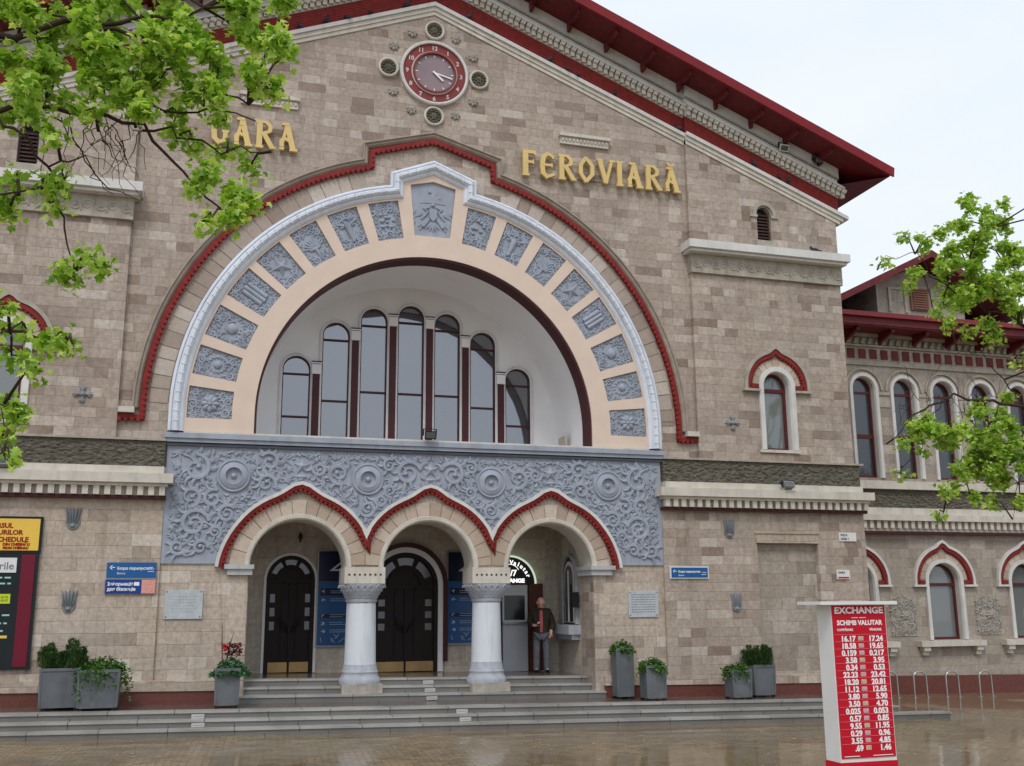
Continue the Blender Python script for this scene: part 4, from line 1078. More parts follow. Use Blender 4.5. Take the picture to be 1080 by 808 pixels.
MB().box(10.95, XW, WY - .05, WY, 5.12, 5.655).build('rough_band', ROUGH, W)
c_ = MB().box(10.95, XW, WY - .35, WY, 4.72, 4.9).box(10.95, XW, WY - .22, WY, 4.9, 5.1).box(10.95, XW, WY - .16, WY, 4.42, 4.72)
x = 11.1
while x < XW: c_.box(x - .06, x + .06, WY - .28, WY - .15, 4.5, 4.722); x += .235
c_.build('cornice', CREAM, W); MB().box(10.95, XW, WY - .2, WY, 4.34, 4.418).build('red_strip', MAROON, W)
c_ = MB().box(10.95, XW, WY - .06, WY, 9.42, 9.56).box(10.95, XW, WY - .08, WY, 10.0, 10.06).box(10.95, XW, WY - .14, WY, 10.3, 10.4); 
x = 13.0
while x < 26:
    c_.prism([(x - .09, 10.08), (x + .03, 10.08), (x + .1, 10.27), (x - .02, 10.27)], WY - .09, WY); x += .25
c_.build('eave_frieze', OLDCR, W)
c_ = MB(); x = 13.45
while x < 27: c_.box(x - .12, x + .12, WY - .03, WY, 9.64, 9.93); x += .392
c_.build('tile_pattern', painted('tile_maroon', rgb(112, 52, 48), .7, .2, streak=False), W)
for k in range(7):
    x = lw[k]
    o = hooded(x, 1.3, 2.96, .56, WY, 1.0, 2.88, .15, W, GLASSL, WHITE, WHITE, 'ogee_window', .11)
    q = MB().box(x - 1.13, x + 1.13, WY - .24, WY, 1.12, 1.28)
    for sx in (-1, 1):
        q.box(x + sx * .92 - .11, x + sx * .92 + .11, WY - .2, WY, 1.0, 1.119).box(x + sx * .92 - .09, x + sx * .92 + .09, WY - .12, WY, .88, 1.0)
    q.build('sill', CREAM, o)
    if k < 6:
        xp = x + 1.49; a0, a1, b0, b1 = xp - .44, xp + .44, 1.42, 2.56
        pl = MB().box(a0, a1, WY - .02, WY, b0, b1).build('carved_panel', OLDCR, W)
        mb = MB(); rel = Relief(mb, WY - .03); rel.rosette(xp, 1.99, .14, 6)
        fill_scrolls(rel, lambda u, v: min(u - a0, a1 - u, v - b0, b1 - v, math.hypot(u - xp, v - 1.99) - .15), (a0, a1, b0, b1), .12, .03, 160, .024, 80, gap=.0)
        mb.build('carving', GREYST, pl, True, 50)
MB().gbox(10.95, XW, WY - .16, WY, -.5, .58).build('plinth', GRANITE, W); MB().gbox(10.95, XW, WY - .1, WY, .582, .72).build('plinth_course', STONE3, W)
# eaves and roof of the wing
YE = 3.1
rw = MB().add([(10.6, YE, 10.62), (XW, YE, 10.62), (XW, 12, 14.0), (10.6, 12, 14.0), (10.6, YE, 10.54), (XW, YE, 10.54), (XW, 12, 13.9), (10.6, 12, 13.9)], [(0, 1, 2, 3), (4, 5, 6, 7), (0, 1, 5, 4), (0, 3, 7, 4), (1, 2, 6, 5)]).build('roof', ROOFG, W)
MB().box(10.6, XW, YE - .04, YE - .002, 10.44, 10.7).box(10.6, XW, YE, WY + .1, 10.4, 10.44).build('fascia', DRED, rw)
MB().box(10.6, XW, YE - .16, YE - .045, 10.66, 10.8).build('gutter', painted('gutter_red', rgb(130, 44, 46), .35, .15), rw)
for k in range(13):
    x = 13.6 + k * 1.22; MB().add([(x - .05, YE + .1, 10.39), (x + .05, YE + .1, 10.39), (x + .05, YE + .1, 10.3), (x - .05, YE + .1, 10.3), (x - .05, WY, 10.39), (x + .05, WY, 10.39), (x + .05, WY, 10.08), (x - .05, WY, 10.08)],
        [(0, 1, 2, 3), (4, 5, 6, 7), (0, 1, 5, 4), (1, 2, 6, 5), (2, 3, 7, 6), (3, 0, 4, 7)]).build('eave_bracket', DRED, rw)
# big gabled dormer
DX, DZ = 17.0, 13.25
dm = MB().prism([(15.35, 10.9), (18.7, 10.9), (18.7, 12.3), (DX, 13.0), (15.35, 12.3)], 4.6, 9).build('dormer', STONE3, W)
ro = MB()
for sx in (-1, 1):
    ro.add([(DX, 3.9, DZ), (DX + sx * 3.5, 3.9, DZ - 1.75), (DX + sx * 3.5, 10, DZ - 1.75), (DX, 10, DZ), (DX, 3.9, DZ - .1), (DX + sx * 3.5, 3.9, DZ - 1.85), (DX + sx * 3.5, 10, DZ - 1.85), (DX, 10, DZ - .1)], [(0, 1, 2, 3), (4, 5, 6, 7), (0, 1, 5, 4), (1, 2, 6, 5)])
    ro.prism([(DX, DZ + .06), (DX + sx * 3.56, DZ - 1.72), (DX + sx * 3.56, DZ - 1.95), (DX, DZ - .17)], 3.82, 3.9)
ro.build('dormer_roof', DRED, dm)
lv = MB().box(16.62, 17.3, 4.52, 4.599, 11.5, 12.24)
for k in range(9): lv.box(16.68, 17.24, 4.48, 4.52, 11.54 + k * .078, 11.58 + k * .078)
lv.build('louvre', BROWNW, dm)
MB().box(15.35, 15.42, 4.54, 4.6, 10.9, 12.3).box(15.8, 15.9, 4.54, 4.6, 11.4, 12.2).box(16.4, 16.5, 4.55, 4.6, 11.4, 12.3).box(17.42, 17.52, 4.55, 4.6, 11.4, 12.3).box(15.9, 16.4, 4.56, 4.6, 12.15, 12.22).build('dormer_trim', OLDCR, dm)

# ================================================================== GROUND AND STEPS
g = MB().add([(-300, -300, gz(0) + 5.1 * 0 + SL * -300), (300, -300, gz(0) + SL * 300), (300, 300, gz(0) + SL * 300), (-300, 300, gz(0) + SL * -300)], [(0, 1, 2, 3)]).build('plaza_ground', PAVE)
tag(g, kind='structure')
def struct(name, mb, mat): return tag(mb.build(name, mat), kind='structure')
TE = -1.45
struct('terrace', MB().gbox(-14, 9.15, TE + .02, .9, -.4, T), TERR)
lv_ = MB(); ns = MB()
for k, (h, y, xr) in enumerate(((T, TE, 9.2), (T - .13, TE - .28, 10.25), (T - .26, TE - .56, 11.4))):
    lv_.gbox(-14, xr, y, y + .5 if k else y + .06, h - .4, h - .035); ns.gbox(-14, xr + .03, y - .025, y + .32, h - .034, h + .004)
struct('lower_steps', lv_, STEP); struct('lower_step_nosings', ns, STEPN)
lv_ = MB(); ns = MB()
for k, (h, y, xr) in enumerate(((PL, .5, 3.98), (PL - .14, .2, 4.02), (PL - .28, -.1, 4.06))):
    lv_.gbox(-xr + .1, xr, y, 3.0 if k == 0 else y + .35, T - .1, h - .035); ns.gbox(-xr + .08, xr + .02, y - .022, y + .3, h - .034, h + .004)
struct('porch_steps', lv_, STEP); struct('porch_step_nosings', ns, STEPN)
struct('porch_floor', MB().gbox(-3.9, 3.9, .79, YP + .4, PL - .05, PL + .003), TERR)
rq = random.Random(31); mb = MB()
for k in range(170):
    x = rq.uniform(-9, 14); y = rq.uniform(-9, -2.3); q = rq.uniform(.012, .035); a = rq.uniform(0, 6.28); z = gz(x) - .07 + .07 + SL * 0
    P = [(x + q * math.cos(a + t) * f, y + q * math.sin(a + t) * f, SL * (x) + .07 * 0 + gz(0) - 0 + .006 + abs(f - 1) * .01) for t, f in ((0, 1.3), (1.3, .6), (2.6, 1.1), (3.9, .7), (5.2, 1))]
    mb.add(P, [(0, 1, 2, 3, 4)])
tag(mb.build('fallen_leaves', painted('fallen_leaf', rgb(190, 176, 130), .7, .3, 30, streak=False, bd=0)), kind='stuff')
# white notices stuck on the risers
for i, (px, h, y) in enumerate(((209, T - .075, TE), (209.5, T - .2, TE - .28), (487, T - .075, TE), (490.5, T - .2, TE - .28), (451, PL - .075, .5), (453, PL - .215, .2), (455, PL - .355, -.1))):
    x = at(px, 750, y)[0]; zz = h + SL * x
    o = MB().box(x - .115, x + .115, y - .034, y - .026, zz - .05, zz + .025)
    text_mesh(MB(), '', 0, 0, .1, 0) if False else None
    lab = ['on the top riser of the lower steps near the left planters', 'on the middle riser of the lower steps near the left planters', 'on the top riser of the lower steps below the right column', 'on the middle riser of the lower steps below the right column',
           'on the top riser of the porch steps', 'on the middle riser of the porch steps', 'on the bottom riser of the porch steps'][i]
    PAPERG = MATS.get('step_paper') or painted('step_paper', rgb(186, 186, 182), .6, .12, streak=False, bd=0)
    s_ = empty('step_notice', 'small white notice stuck ' + lab, 'notice', (x, y, zz), 'notices stuck on the steps')
    ob = o.build('sheet', PAPERG, s_); ob.matrix_parent_inverse = Matrix.Translation((-x, -y, -zz))
    t_ = text_mesh(MB(), '!' if False else '\u2014\u2014\u2014', x, zz - .03, .06, y - .036, .002, 'CENTER').build('print', TEXTGY, s_); t_.matrix_parent_inverse = Matrix.Translation((-x, -y, -zz))

# ================================================================== SIGNS
def root_children(e_, loc):
    for ch in e_.children: ch.matrix_parent_inverse = Matrix.Translation((-loc[0], -loc[1], -loc[2]))
def place(e_, loc, builder):
    builder(e_); root_children(e_, loc)
# left pair of blue signs
def f(e_):
    MB().box(-6.48, -5.56, -.13, -.09, 2.985, 3.28).build('panel', SIGNBL, e_); MB().box(-6.48, -5.56, -.12, -.085, 2.95, 2.982).build('lower_rail', METGR, e_)
    t = MB(); text_mesh(t, '\u2190', -6.44, 3.14, .13, -.132, .003, bold=.003); text_mesh(t, 'Бюро перепусток', -6.29, 3.14, .075, -.132, .003, bold=.002); text_mesh(t, 'Вилка', -6.29, 3.05, .055, -.132, .003)
    t.box(-5.72, -5.6, -.135, -.131, 3.1, 3.11).box(-5.74, -5.6, -.135, -.131, 3.15, 3.16).box(-5.7, -5.62, -.135, -.131, 3.18, 3.19); t.build('lettering', TEXTWH, e_)
place(empty('wall_sign', 'blue direction sign with white arrow above the Ukrainian information sign', 'sign', (-6, -.1, 3.1)), (-6, -.1, 3.1), f)
def f(e_):
    MB().box(-6.49, -5.82, -.13, -.09, 2.68, 2.945).build('panel', painted('deep_blue', rgb(26, 62, 140), .3, .03, streak=False, bd=0), e_); MB().box(-5.818, -5.56, -.13, -.09, 2.68, 2.945).build('pink_panel', SIGNPK, e_)
    t = MB(); text_mesh(t, 'Інформація', -6.45, 2.835, .085, -.132, .003, bold=.003); text_mesh(t, 'для біженців', -6.45, 2.735, .085, -.132, .003, bold=.003); t.box(-5.96, -5.86, -.135, -.131, 2.83, 2.90); t.build('lettering', TEXTWH, e_)
place(empty('wall_sign', 'blue sign reading Інформація для біженців with a pink square end', 'sign', (-6, -.1, 2.8)), (-6, -.1, 2.8), f)
def f(e_):
    MB().box(5.62, 6.6, -.125, -.085, 2.965, 3.24).build('frame', PAPER, e_); MB().box(5.65, 6.57, -.135, -.126, 2.99, 3.215).build('panel', SIGNBL, e_)
    t = MB(); text_mesh(t, '\u2190', 5.68, 3.09, .12, -.137, .003, bold=.003); text_mesh(t, 'Бюро перепусток', 5.82, 3.10, .065, -.137, .003, bold=.002); text_mesh(t, 'Вилка', 5.82, 3.02, .05, -.137, .003)
    t.box(6.42, 6.53, -.14, -.136, 3.1, 3.11).box(6.40, 6.53, -.14, -.136, 3.05, 3.06); t.build('lettering', TEXTWH, e_)
place(empty('wall_sign', 'blue direction sign in a white frame on the wall right of the porch', 'sign', (6.1, -.1, 3.1)), (6.1, -.1, 3.1), f)
# marble plaques
for x0, x1, z0, z1, lab, tsz in ((-5.37, -4.64, 2.18, 2.75, 'blank weathered grey marble plaque left of the porch', 0), (4.6, 5.33, 2.11, 2.70, 'grey marble plaque with engraved lines right of the porch', 1)):
    e_ = empty('memorial_plaque', lab, 'plaque', ((x0 + x1) / 2, -.03, (z0 + z1) / 2), 'marble plaques beside the porch')
    yf = -.045
    MB().box(x0, x1, yf, -.013, z0, z1).build('slab', MARBLE, e_)
    b_ = MB()
    for x in (x0 + .04, x1 - .04):
        for z in (z0 + .04, z1 - .04): b_.blob((x, yf, z), .014, .014, .014, 0, 6, 4)
    b_.build('bolts', BLACK, e_)
    t = MB(); rr = random.Random(3)
    if tsz:
        for k in range(8):
            z = z1 - .1 - k * .055; x = x0 + .07
            while x < x1 - .09: w_ = rr.uniform(.02, .07); t.box(x, min(x + w_, x1 - .07), yf - .002, yf - .0002, z, z + .018); x += w_ + .018
    else:
        for k in range(6):
            z = z1 - .14 - k * .06; x = x0 + .14
            while x < x1 - .16: w_ = rr.uniform(.02, .05); t.box(x, x + w_, yf - .0015, yf - .0002, z, z + .008); x += w_ + .03
    t.build('engraving', TEXTGY, e_); root_children(e_, ((x0 + x1) / 2, -.03, (z0 + z1) / 2))
# timetable board at the left edge
tb = empty('timetable_board', 'tall train timetable board with yellow header and burgundy side strip', 'sign', (-9, -.1, 1.3))
MB().box(-10.4, -7.70, -.16, -.085, 3.45, 4.15).build('header_frame', BLACK, tb)
MB().box(-10.36, -7.745, -.17, -.161, 3.50, 4.105).build('header', SIGNYL, tb)
t = MB()
for s_, x, z, sz in (('MERSUL', -8.22, 3.93, .125), ('TRENURILOR', -8.04, 3.80, .125), ('TRAIN SCHEDULE', -7.93, 3.665, .125), ('DIN CHIŞINĂU', -7.9, 3.59, .07), ('FROM CHISINAU', -7.92, 3.525, .06)):
    text_mesh(t, s_, x, z, sz, -.171, .004, 'RIGHT', bold=.005)
t.build('header_lettering', TEXTRD, tb)
MB().box(-10.4, -7.72, -.15, -.085, 1.28, 3.448).build('board', BOARDK, tb)
MB().box(-8.02, -7.78, -.165, -.151, 1.33, 3.42).build('side_strip', BURG, tb)
t = MB(); t.box(-10.2, -8.1, -.165, -.151, 3.08, 3.36); t.build('white_row', PAPER, tb)
text_mesh(MB(), 'Trenurile', -8.14, 3.14, .2, -.166, .003, 'RIGHT', bold=.002).build('row_lettering', TEXTGY, tb)
MB().box(-10.2, -8.16, -.16, -.151, 2.50, 2.68).build('lime_row', LIME, tb)
t = MB()
for z in (2.97, 2.86, 2.27, 2.12, 1.98, 1.86):
    rr = random.Random(int(z * 100)); x = -10.2
    while x < -8.2: w_ = rr.uniform(.05, .16); t.box(x, min(x + w_, -8.13), -.156, -.151, z, z + .03); x += w_ + .04
t.build('rows', painted('pale_teal_row', rgb(160, 206, 190), .4, 0, streak=False, bd=0), tb)
MB().box(-10.2, -8.16, -.157, -.151, 1.86, 1.91).build('yellow_row', SIGNYL, tb)
t = MB(); 
for z in (2.54, 2.6): text_mesh(t, '6141 CHIŞINĂU 16:10', -8.2, z, .06, -.161, .002, 'RIGHT')
t.build('lime_row_lettering', BLACK, tb)
for k in range(12): pass
root_children(tb, (-9, -.1, 1.3))
# house-number style plates at the right corner
for x0, x1, z0, z1, lab, txt in ((10.18, 10.66, 3.86, 4.07, 'small white street name plate near the right corner of the main block', ['PIAŢA', 'GĂRII 1']), (10.04, 10.4, 2.95, 3.17, 'small white notice plate with a red line below the street name plate', ['GARA', '___'])):
    e_ = empty('wall_plate', lab, 'plate', (x0, -.09, z0)); MB().box(x0, x1, -.105, -.082, z0, z1).build('plate', PAPER, e_)
    t = MB(); text_mesh(t, txt[0], x0 + .04, z1 - .085, .07, -.107, .002, bold=.002); text_mesh(t, txt[1], x0 + .04, z0 + .03, .07, -.107, .002, bold=.002)
    t.build('lettering', SIGNNV, e_)
    if txt[1] == '___': MB().box(x0 + .03, x1 - .03, -.111, -.1075, z0 + .02, z0 + .055).build('red_line', SIGNRD, e_)
    root_children(e_, (x0, -.09, z0))
# blue information boards inside the porch
for x0, x1, lab in ((-2.08, -1.12, 'tall blue platform information board between the narrow and the wide door'), (1.0, 1.96, 'tall blue platform information board right of the wide door')):
    e_ = empty('information_board', lab, 'sign', (x0, YP - .05, 1.5), 'blue boards inside the porch')
    MB().box(x0 - .03, x1, YP - .06, YP - .01, 1.48, 3.68).build('backing', METGR, e_)
    MB().box(x0, x1 - .03, YP - .075, YP - .061, 2.96, 3.65).build('header', SIGNNV, e_); MB().box(x0, x1 - .03, YP - .075, YP - .061, 1.52, 2.955).build('panel', SIGNMB, e_)
    MB().box(x0 + .05, x1 - .05, YP - .08, YP - .0755, 2.64, 2.8).box(x0 + .05, x1 - .05, YP - .08, YP - .0755, 2.13, 2.22).build('dark_rows', SIGNNV, e_)
    t = MB()
    t.sweep([(x0 + .6, 3.22), (x0 + .3, 3.22), (x0 + .5, 3.38), (x0 + .7, 3.38)], rect_prof(-.02, .02, YP - .085, YP - .0755))
    for k, (z, s_) in enumerate(((2.68, '\u2191'), (2.50, '\u2190'), (2.14, '\u2196'), (1.97, '\u2197'), (1.80, '\u2192'))):
        text_mesh(t, s_, x0 + .08, z, .12, YP - .082, .003, bold=.004)
        for q in range(2): t.box(x0 + .28, x0 + .28 + .3 + .1 * ((k + q) % 3), YP - .084, YP - .081, z + .06 - q * .045, z + .068 - q * .045)
    rr = random.Random(5)
    for k in range(7): x = x0 + rr.uniform(.1, .6); z = rr.uniform(1.56, 1.7); t.bar((x, z), (x + rr.uniform(-.1, .15), z + rr.uniform(.05, .12)), .008, YP - .084, YP - .0765)
    t.build('pictograms', painted('soft_white', rgb(200, 210, 220), .5, 0, streak=False, bd=0) if 'soft_white' not in MATS else MATS['soft_white'], e_)
    root_children(e_, (x0, YP - .05, 1.5))
# exchange booth set in the third doorway
EX = 2.52
e_ = empty('exchange_booth', 'grey currency exchange booth with dark service window behind the standing man', 'booth', (EX, YP, PL)); zf = PL + SL * EX
MB().box(EX - .16, EX + .47, YP - .06, YP + .05, zf + .003, 1.95).build('front_panel', painted('booth_grey', rgb(178, 180, 186), .5, .08, streak=False), e_)
MB().box(EX - .16, EX + .47, YP - .05, YP + .05, 1.99, 2.87).build('window_frame', painted('booth_light', rgb(205, 206, 208), .5, .06, streak=False), e_)
MB().box(EX - .12, EX + .40, YP - .065, YP - .052, 2.04, 2.62).build('service_window', GLASSB, e_)
MB().box(EX - .18, EX + .49, YP - .16, YP - .04, 1.952, 1.988).build('counter', METGR, e_)
MB().box(EX - .63, EX - .17, YP - .03, YP + .05, zf + .003, 2.85).build('side_panel', SIGNNV, e_)
root_children(e_, (EX, YP, PL))
o = MB().box(EX + .50, EX + .86, YP - .09, YP - .02, zf + .01, 2.90).box(EX + .56, EX + .8, YP - .105, YP - .091, zf + .2, zf + .9).box(EX + .56, EX + .8, YP - .105, YP - .091, zf + 1.1, zf + 1.8).build('wooden_door_leaf', WOOD)
tag(o, 'open brown wooden door leaf folded against the porch wall behind the man', 'door')
e_ = empty('exchange_lunette_sign', 'black half-round lit sign reading Valutar 24/7 exchange above the booth', 'sign', (EX, YP - .1, 2.9)); ZL = 2.9
MB().prism(arc(EX, ZL, .64, 0, 180, 24), YP - .12, YP - .06).build('panel', BLACK, e_)
MB().sweep(arc(EX, ZL, .64, 180, 0, 24), rect_prof(0, .045, YP - .14, YP - .05)).build('lit_edge', LITG, e_)
t = MB(); word = 'SCHIMB Valutar'
for k, ch in enumerate(word):
    a = math.radians(158 - k * 136 / (len(word) - 1)); cxx, czz = EX + .47 * math.cos(a), ZL + .47 * math.sin(a)
    def MM(v, a=a, cxx=cxx, czz=czz):
        b_ = a - PI / 2; return (cxx + v[0] * math.cos(b_) - v[2] * math.sin(b_), v[1], czz + v[0] * math.sin(b_) + v[2] * math.cos(b_))
    text_mesh(t, ch, 0, 0, .14, YP - .121, .006, 'CENTER', bold=.005, M=MM)
text_mesh(t, '24/7', EX, ZL + .19, .2, YP - .121, .006, 'CENTER', bold=.005); text_mesh(t, 'EXCHANGE', EX, ZL + .03, .13, YP - .121, .006, 'CENTER', bold=.006, xscale=1.1)
t.sweep(arc(EX, ZL + .2, .26, 140, 30, 12), rect_prof(0, .014, YP - .128, YP - .121)); t.build('lit_lettering', LIT, e_); root_children(e_, (EX, YP - .1, 2.9))
# porch lantern and wall speaker
e_ = empty('porch_lamp', 'small dark lamp fixed above the narrow arched door', 'lamp', (-2.52, YP, 3.95)); MB().blob((-2.52, YP - .07, 3.98), .05, .06, .09).build('shade', WOOD, e_, True); MB().box(-2.54, -2.50, YP - .03, YP, 3.85, 4.08).build('bracket', BLACK, e_); root_children(e_, (-2.52, YP, 3.95))
e_ = empty('wall_box', 'black box on a bracket beside the right porch pier', 'box', (3.7, .9, 2.5)); MB().box(3.58, 3.74, .86, .98, 2.33, 2.68).build('casing', BLACK, e_); MB().box(3.741, 3.8, .88, .91, 2.38, 2.42).box(3.741, 3.8, .88, .91, 2.58, 2.62).build('bracket', METGR, e_); root_children(e_, (3.7, .9, 2.5))

# --- exchange rate pylon in the foreground
EY = -10.0
zg = gz(3.6)
e_ = empty('exchange_rate_sign', 'free-standing white box sign with red currency rate board facing the plaza', 'sign', (3.62, EY, zg))
MB().box(3.22, 4.06, EY, EY + .32, .42, 2.395).build('casing', PAPER, e_)
MB().box(3.0, 4.17, EY - .12, EY + .44, 2.398, 2.44).build('lid', PAPER, e_)
MB().box(3.235, 4.045, EY - .012, EY - .001, .47, 2.385).build('red_board', SIGNRD, e_)
MB().box(3.21, 4.07, EY - .004, EY + .33, zg, .418).build('base_panel', SIGNRD, e_)
t = MB(); YT = EY - .0135
text_mesh(t, 'EXCHANGE', 3.64, 2.285, .115, YT, .003, 'CENTER', xscale=1.22, bold=.004)
text_mesh(t, 'SCHIMB VALUTAR', 3.64, 2.135, .085, YT, .003, 'CENTER', xscale=1.0, bold=.003)
t.box(3.52, 3.62, YT - .003, YT, 2.225, 2.232).box(3.64, 3.74, YT - .003, YT, 2.225, 2.232)
text_mesh(t, 'CUMPĂRARE', 3.29, 2.06, .042, YT, .003, bold=.001); text_mesh(t, 'VÂNZARE', 3.97, 2.06, .042, YT, .003, 'RIGHT', bold=.001)
rows = [('16.17', '17.24'), ('18.58', '19.65'), ('0.159', '0.217'), ('3.58', '3.95'), ('0.34', '0.53'), ('22.23', '23.42'), ('18.20', '20.81'), ('11.12', '12.65'), ('3.80', '5.90'), ('3.50', '4.70'), ('0.025', '0.053'), ('0.57', '0.85'), ('9.55', '11.95'), ('0.29', '0.96'), ('3.55', '4.85'), ('.69', '1.46')]
lines = MB(); flg = MB(); flg2 = MB()
for k, (a, b_) in enumerate(rows):
    z = 1.955 - k * .0912
    text_mesh(t, a, 3.56, z - .03, .098, YT, .003, 'RIGHT', bold=.004, xscale=1.02); text_mesh(t, b_, 3.98, z - .03, .098, YT, .003, 'RIGHT', bold=.004, xscale=1.02)
    lines.box(3.245, 4.035, YT - .004, YT - .0002, z + .0555, z + .0605)
    (flg if k % 3 else flg2).box(3.60, 3.68, YT - .004, YT - .0002, z - .02, z + .035); flg.box(3.615, 3.665, YT - .007, YT - .0045, z + .0, z + .012)
t.box(3.27, 3.5, YT - .003, YT, .49, .498).box(3.7, 4.0, YT - .003, YT, .49, .498)
t.build('rate_lettering', TEXTWH, e_); lines.build('row_lines', painted('row_pink', rgb(226, 120, 130), .5, 0, streak=False, bd=0), e_)
flg.build('flag_icons', painted('flag_mix', rgb(216, 170, 178), .5, .4, 60, streak=False, bd=0), e_); flg2.build('flag_icons', painted('flag_mix2', rgb(206, 190, 150), .5, .4, 60, streak=False, bd=0), e_)
root_children(e_, (3.62, EY, zg))

# --- floodlights
def flood(x, y, z, lab, tilt=0, mat=METGR):
    e2 = empty('floodlight', lab, 'floodlight', (x, y, z), 'floodlights on the facade')
    MB().add([(-.13, -.1, -.09), (.13, -.1, -.09), (.13, -.1, .09), (-.13, -.1, .09), (-.08, .06, -.05), (.08, .06, -.05), (.08, .06, .05), (-.08, .06, .05)], [(3, 2, 1, 0), (4, 5, 6, 7), (0, 1, 5, 4), (1, 2, 6, 5), (2, 3, 7, 6), (3, 0, 4, 7)]).build('housing', mat, e2)
    MB().box(-.105, .105, -.107, -.101, -.065, .065).build('lens', GLASSG, e2)
    MB().box(-.15, -.13, -.03, .02, -.02, .12).box(.13, .15, -.03, .02, -.02, .12).box(-.15, .15, -.03, .02, .12, .135).build('bracket', BLACK, e2)
    e2.rotation_euler = (tilt, 0, 0)
flood(9.246, -.22, 14.0, 'pale floodlight under the eave, left of the pair near the roof corner', .5, PAPER)
flood(10.242, -.24, 13.76, 'dark square floodlight under the eave closest to the roof corner', .3, BLACK)
flood(-8.45, -.4, 5.12, 'grey floodlight on the left string cornice', -.7)
flood(8.66, -.4, 5.12, 'grey floodlight on the right string cornice', -.7)
flood(-.08, -.3, 6.04, 'small black floodlight on the blue ledge under the great arch', .2, BLACK)

# --- bike racks
for i, px in enumerate((940, 971, 1005, 1040)):
    x = at(px, 725, 2.9)[0]; z = gz(x)
    e2 = empty('bike_rack', ['partly hidden steel hoop rack beside the red rate sign', 'steel hoop rack second from the red rate sign', 'steel hoop rack third from the red rate sign', 'steel hoop rack farthest right under the ogee windows'][i], 'bike rack', (x, 2.9, z), 'steel hoops along the wing')
    pts = [(-.21, 0, -.02), (-.2, 0, .56)] + [(-.19 * math.cos(a), 0, .56 + .13 * math.sin(a)) for a in (.5, 1.05, 1.57, 2.1, 2.6)] + [(.2, 0, .56), (.21, 0, -.02)]
    MB().tube(pts, .022, 8).build('hoop', STEEL, e2, True, 60)
    MB().lathe(-.21, 0, [(.06, 0), (.06, .012)], 12).lathe(.21, 0, [(.06, 0), (.06, .012)], 12).build('foot_plates', STEEL, e2)

# ================================================================== LEAVES
def leaf_arrays(n, posf, size, seed, shape='maple', droop=.5):
    rr = random.Random(seed); v = []; f_ = []
    if shape == 'maple':
        base = [(0, 0), (.18, .10), (.50, .02), (.40, .26), (.62, .50), (.30, .52), (.22, .66), (0, 1.0), (-.22, .66), (-.30, .52), (-.62, .50), (-.40, .26), (-.50, .02), (-.18, .10)]
    elif shape == 'blade': base = [(0, 0), (.14, .3), (.12, .7), (0, 1), (-.12, .7), (-.14, .3)]
    else: base = [(0, 0), (.28, .3), (.3, .6), (0, 1), (-.3, .6), (-.28, .3)]
    k = len(base)
    for i in range(n):
        p, dr = posf(rr)
        p = Vector(p); d_ = Vector(dr) if dr is not None else Vector((rr.gauss(0, 1), rr.gauss(0, 1), rr.gauss(-droop, .6)))
        d_.normalize(); nn = Vector((rr.gauss(0, .6), rr.gauss(0, .6), 1)).normalized()
        s_ = d_.cross(nn)
        if s_.length < .01: s_ = Vector((1, 0, 0))
        s_.normalize(); nn = s_.cross(d_); sz = size * rr.uniform(.6, 1.15); c_ = rr.uniform(.1, .45)
        o = len(v)
        for a, b_ in base:
            v.append(tuple(p + s_ * (a * sz) + d_ * (b_ * sz) - nn * (abs(a) * sz * c_ + b_ * b_ * sz * .15)))
        v.append(tuple(p + d_ * (.42 * sz) - nn * (.03 * sz)))
        for j in range(k): f_.append((o + j, o + (j + 1) % k, o + k))
    return v, f_
def leafobj(name, v, f_, mat, parent):
    me = bpy.data.meshes.new(name); me.from_pydata(v, [], f_); me.materials.append(mat)
    o = bpy.data.objects.new(name, me); COL.objects.link(o); o.parent = parent; return o

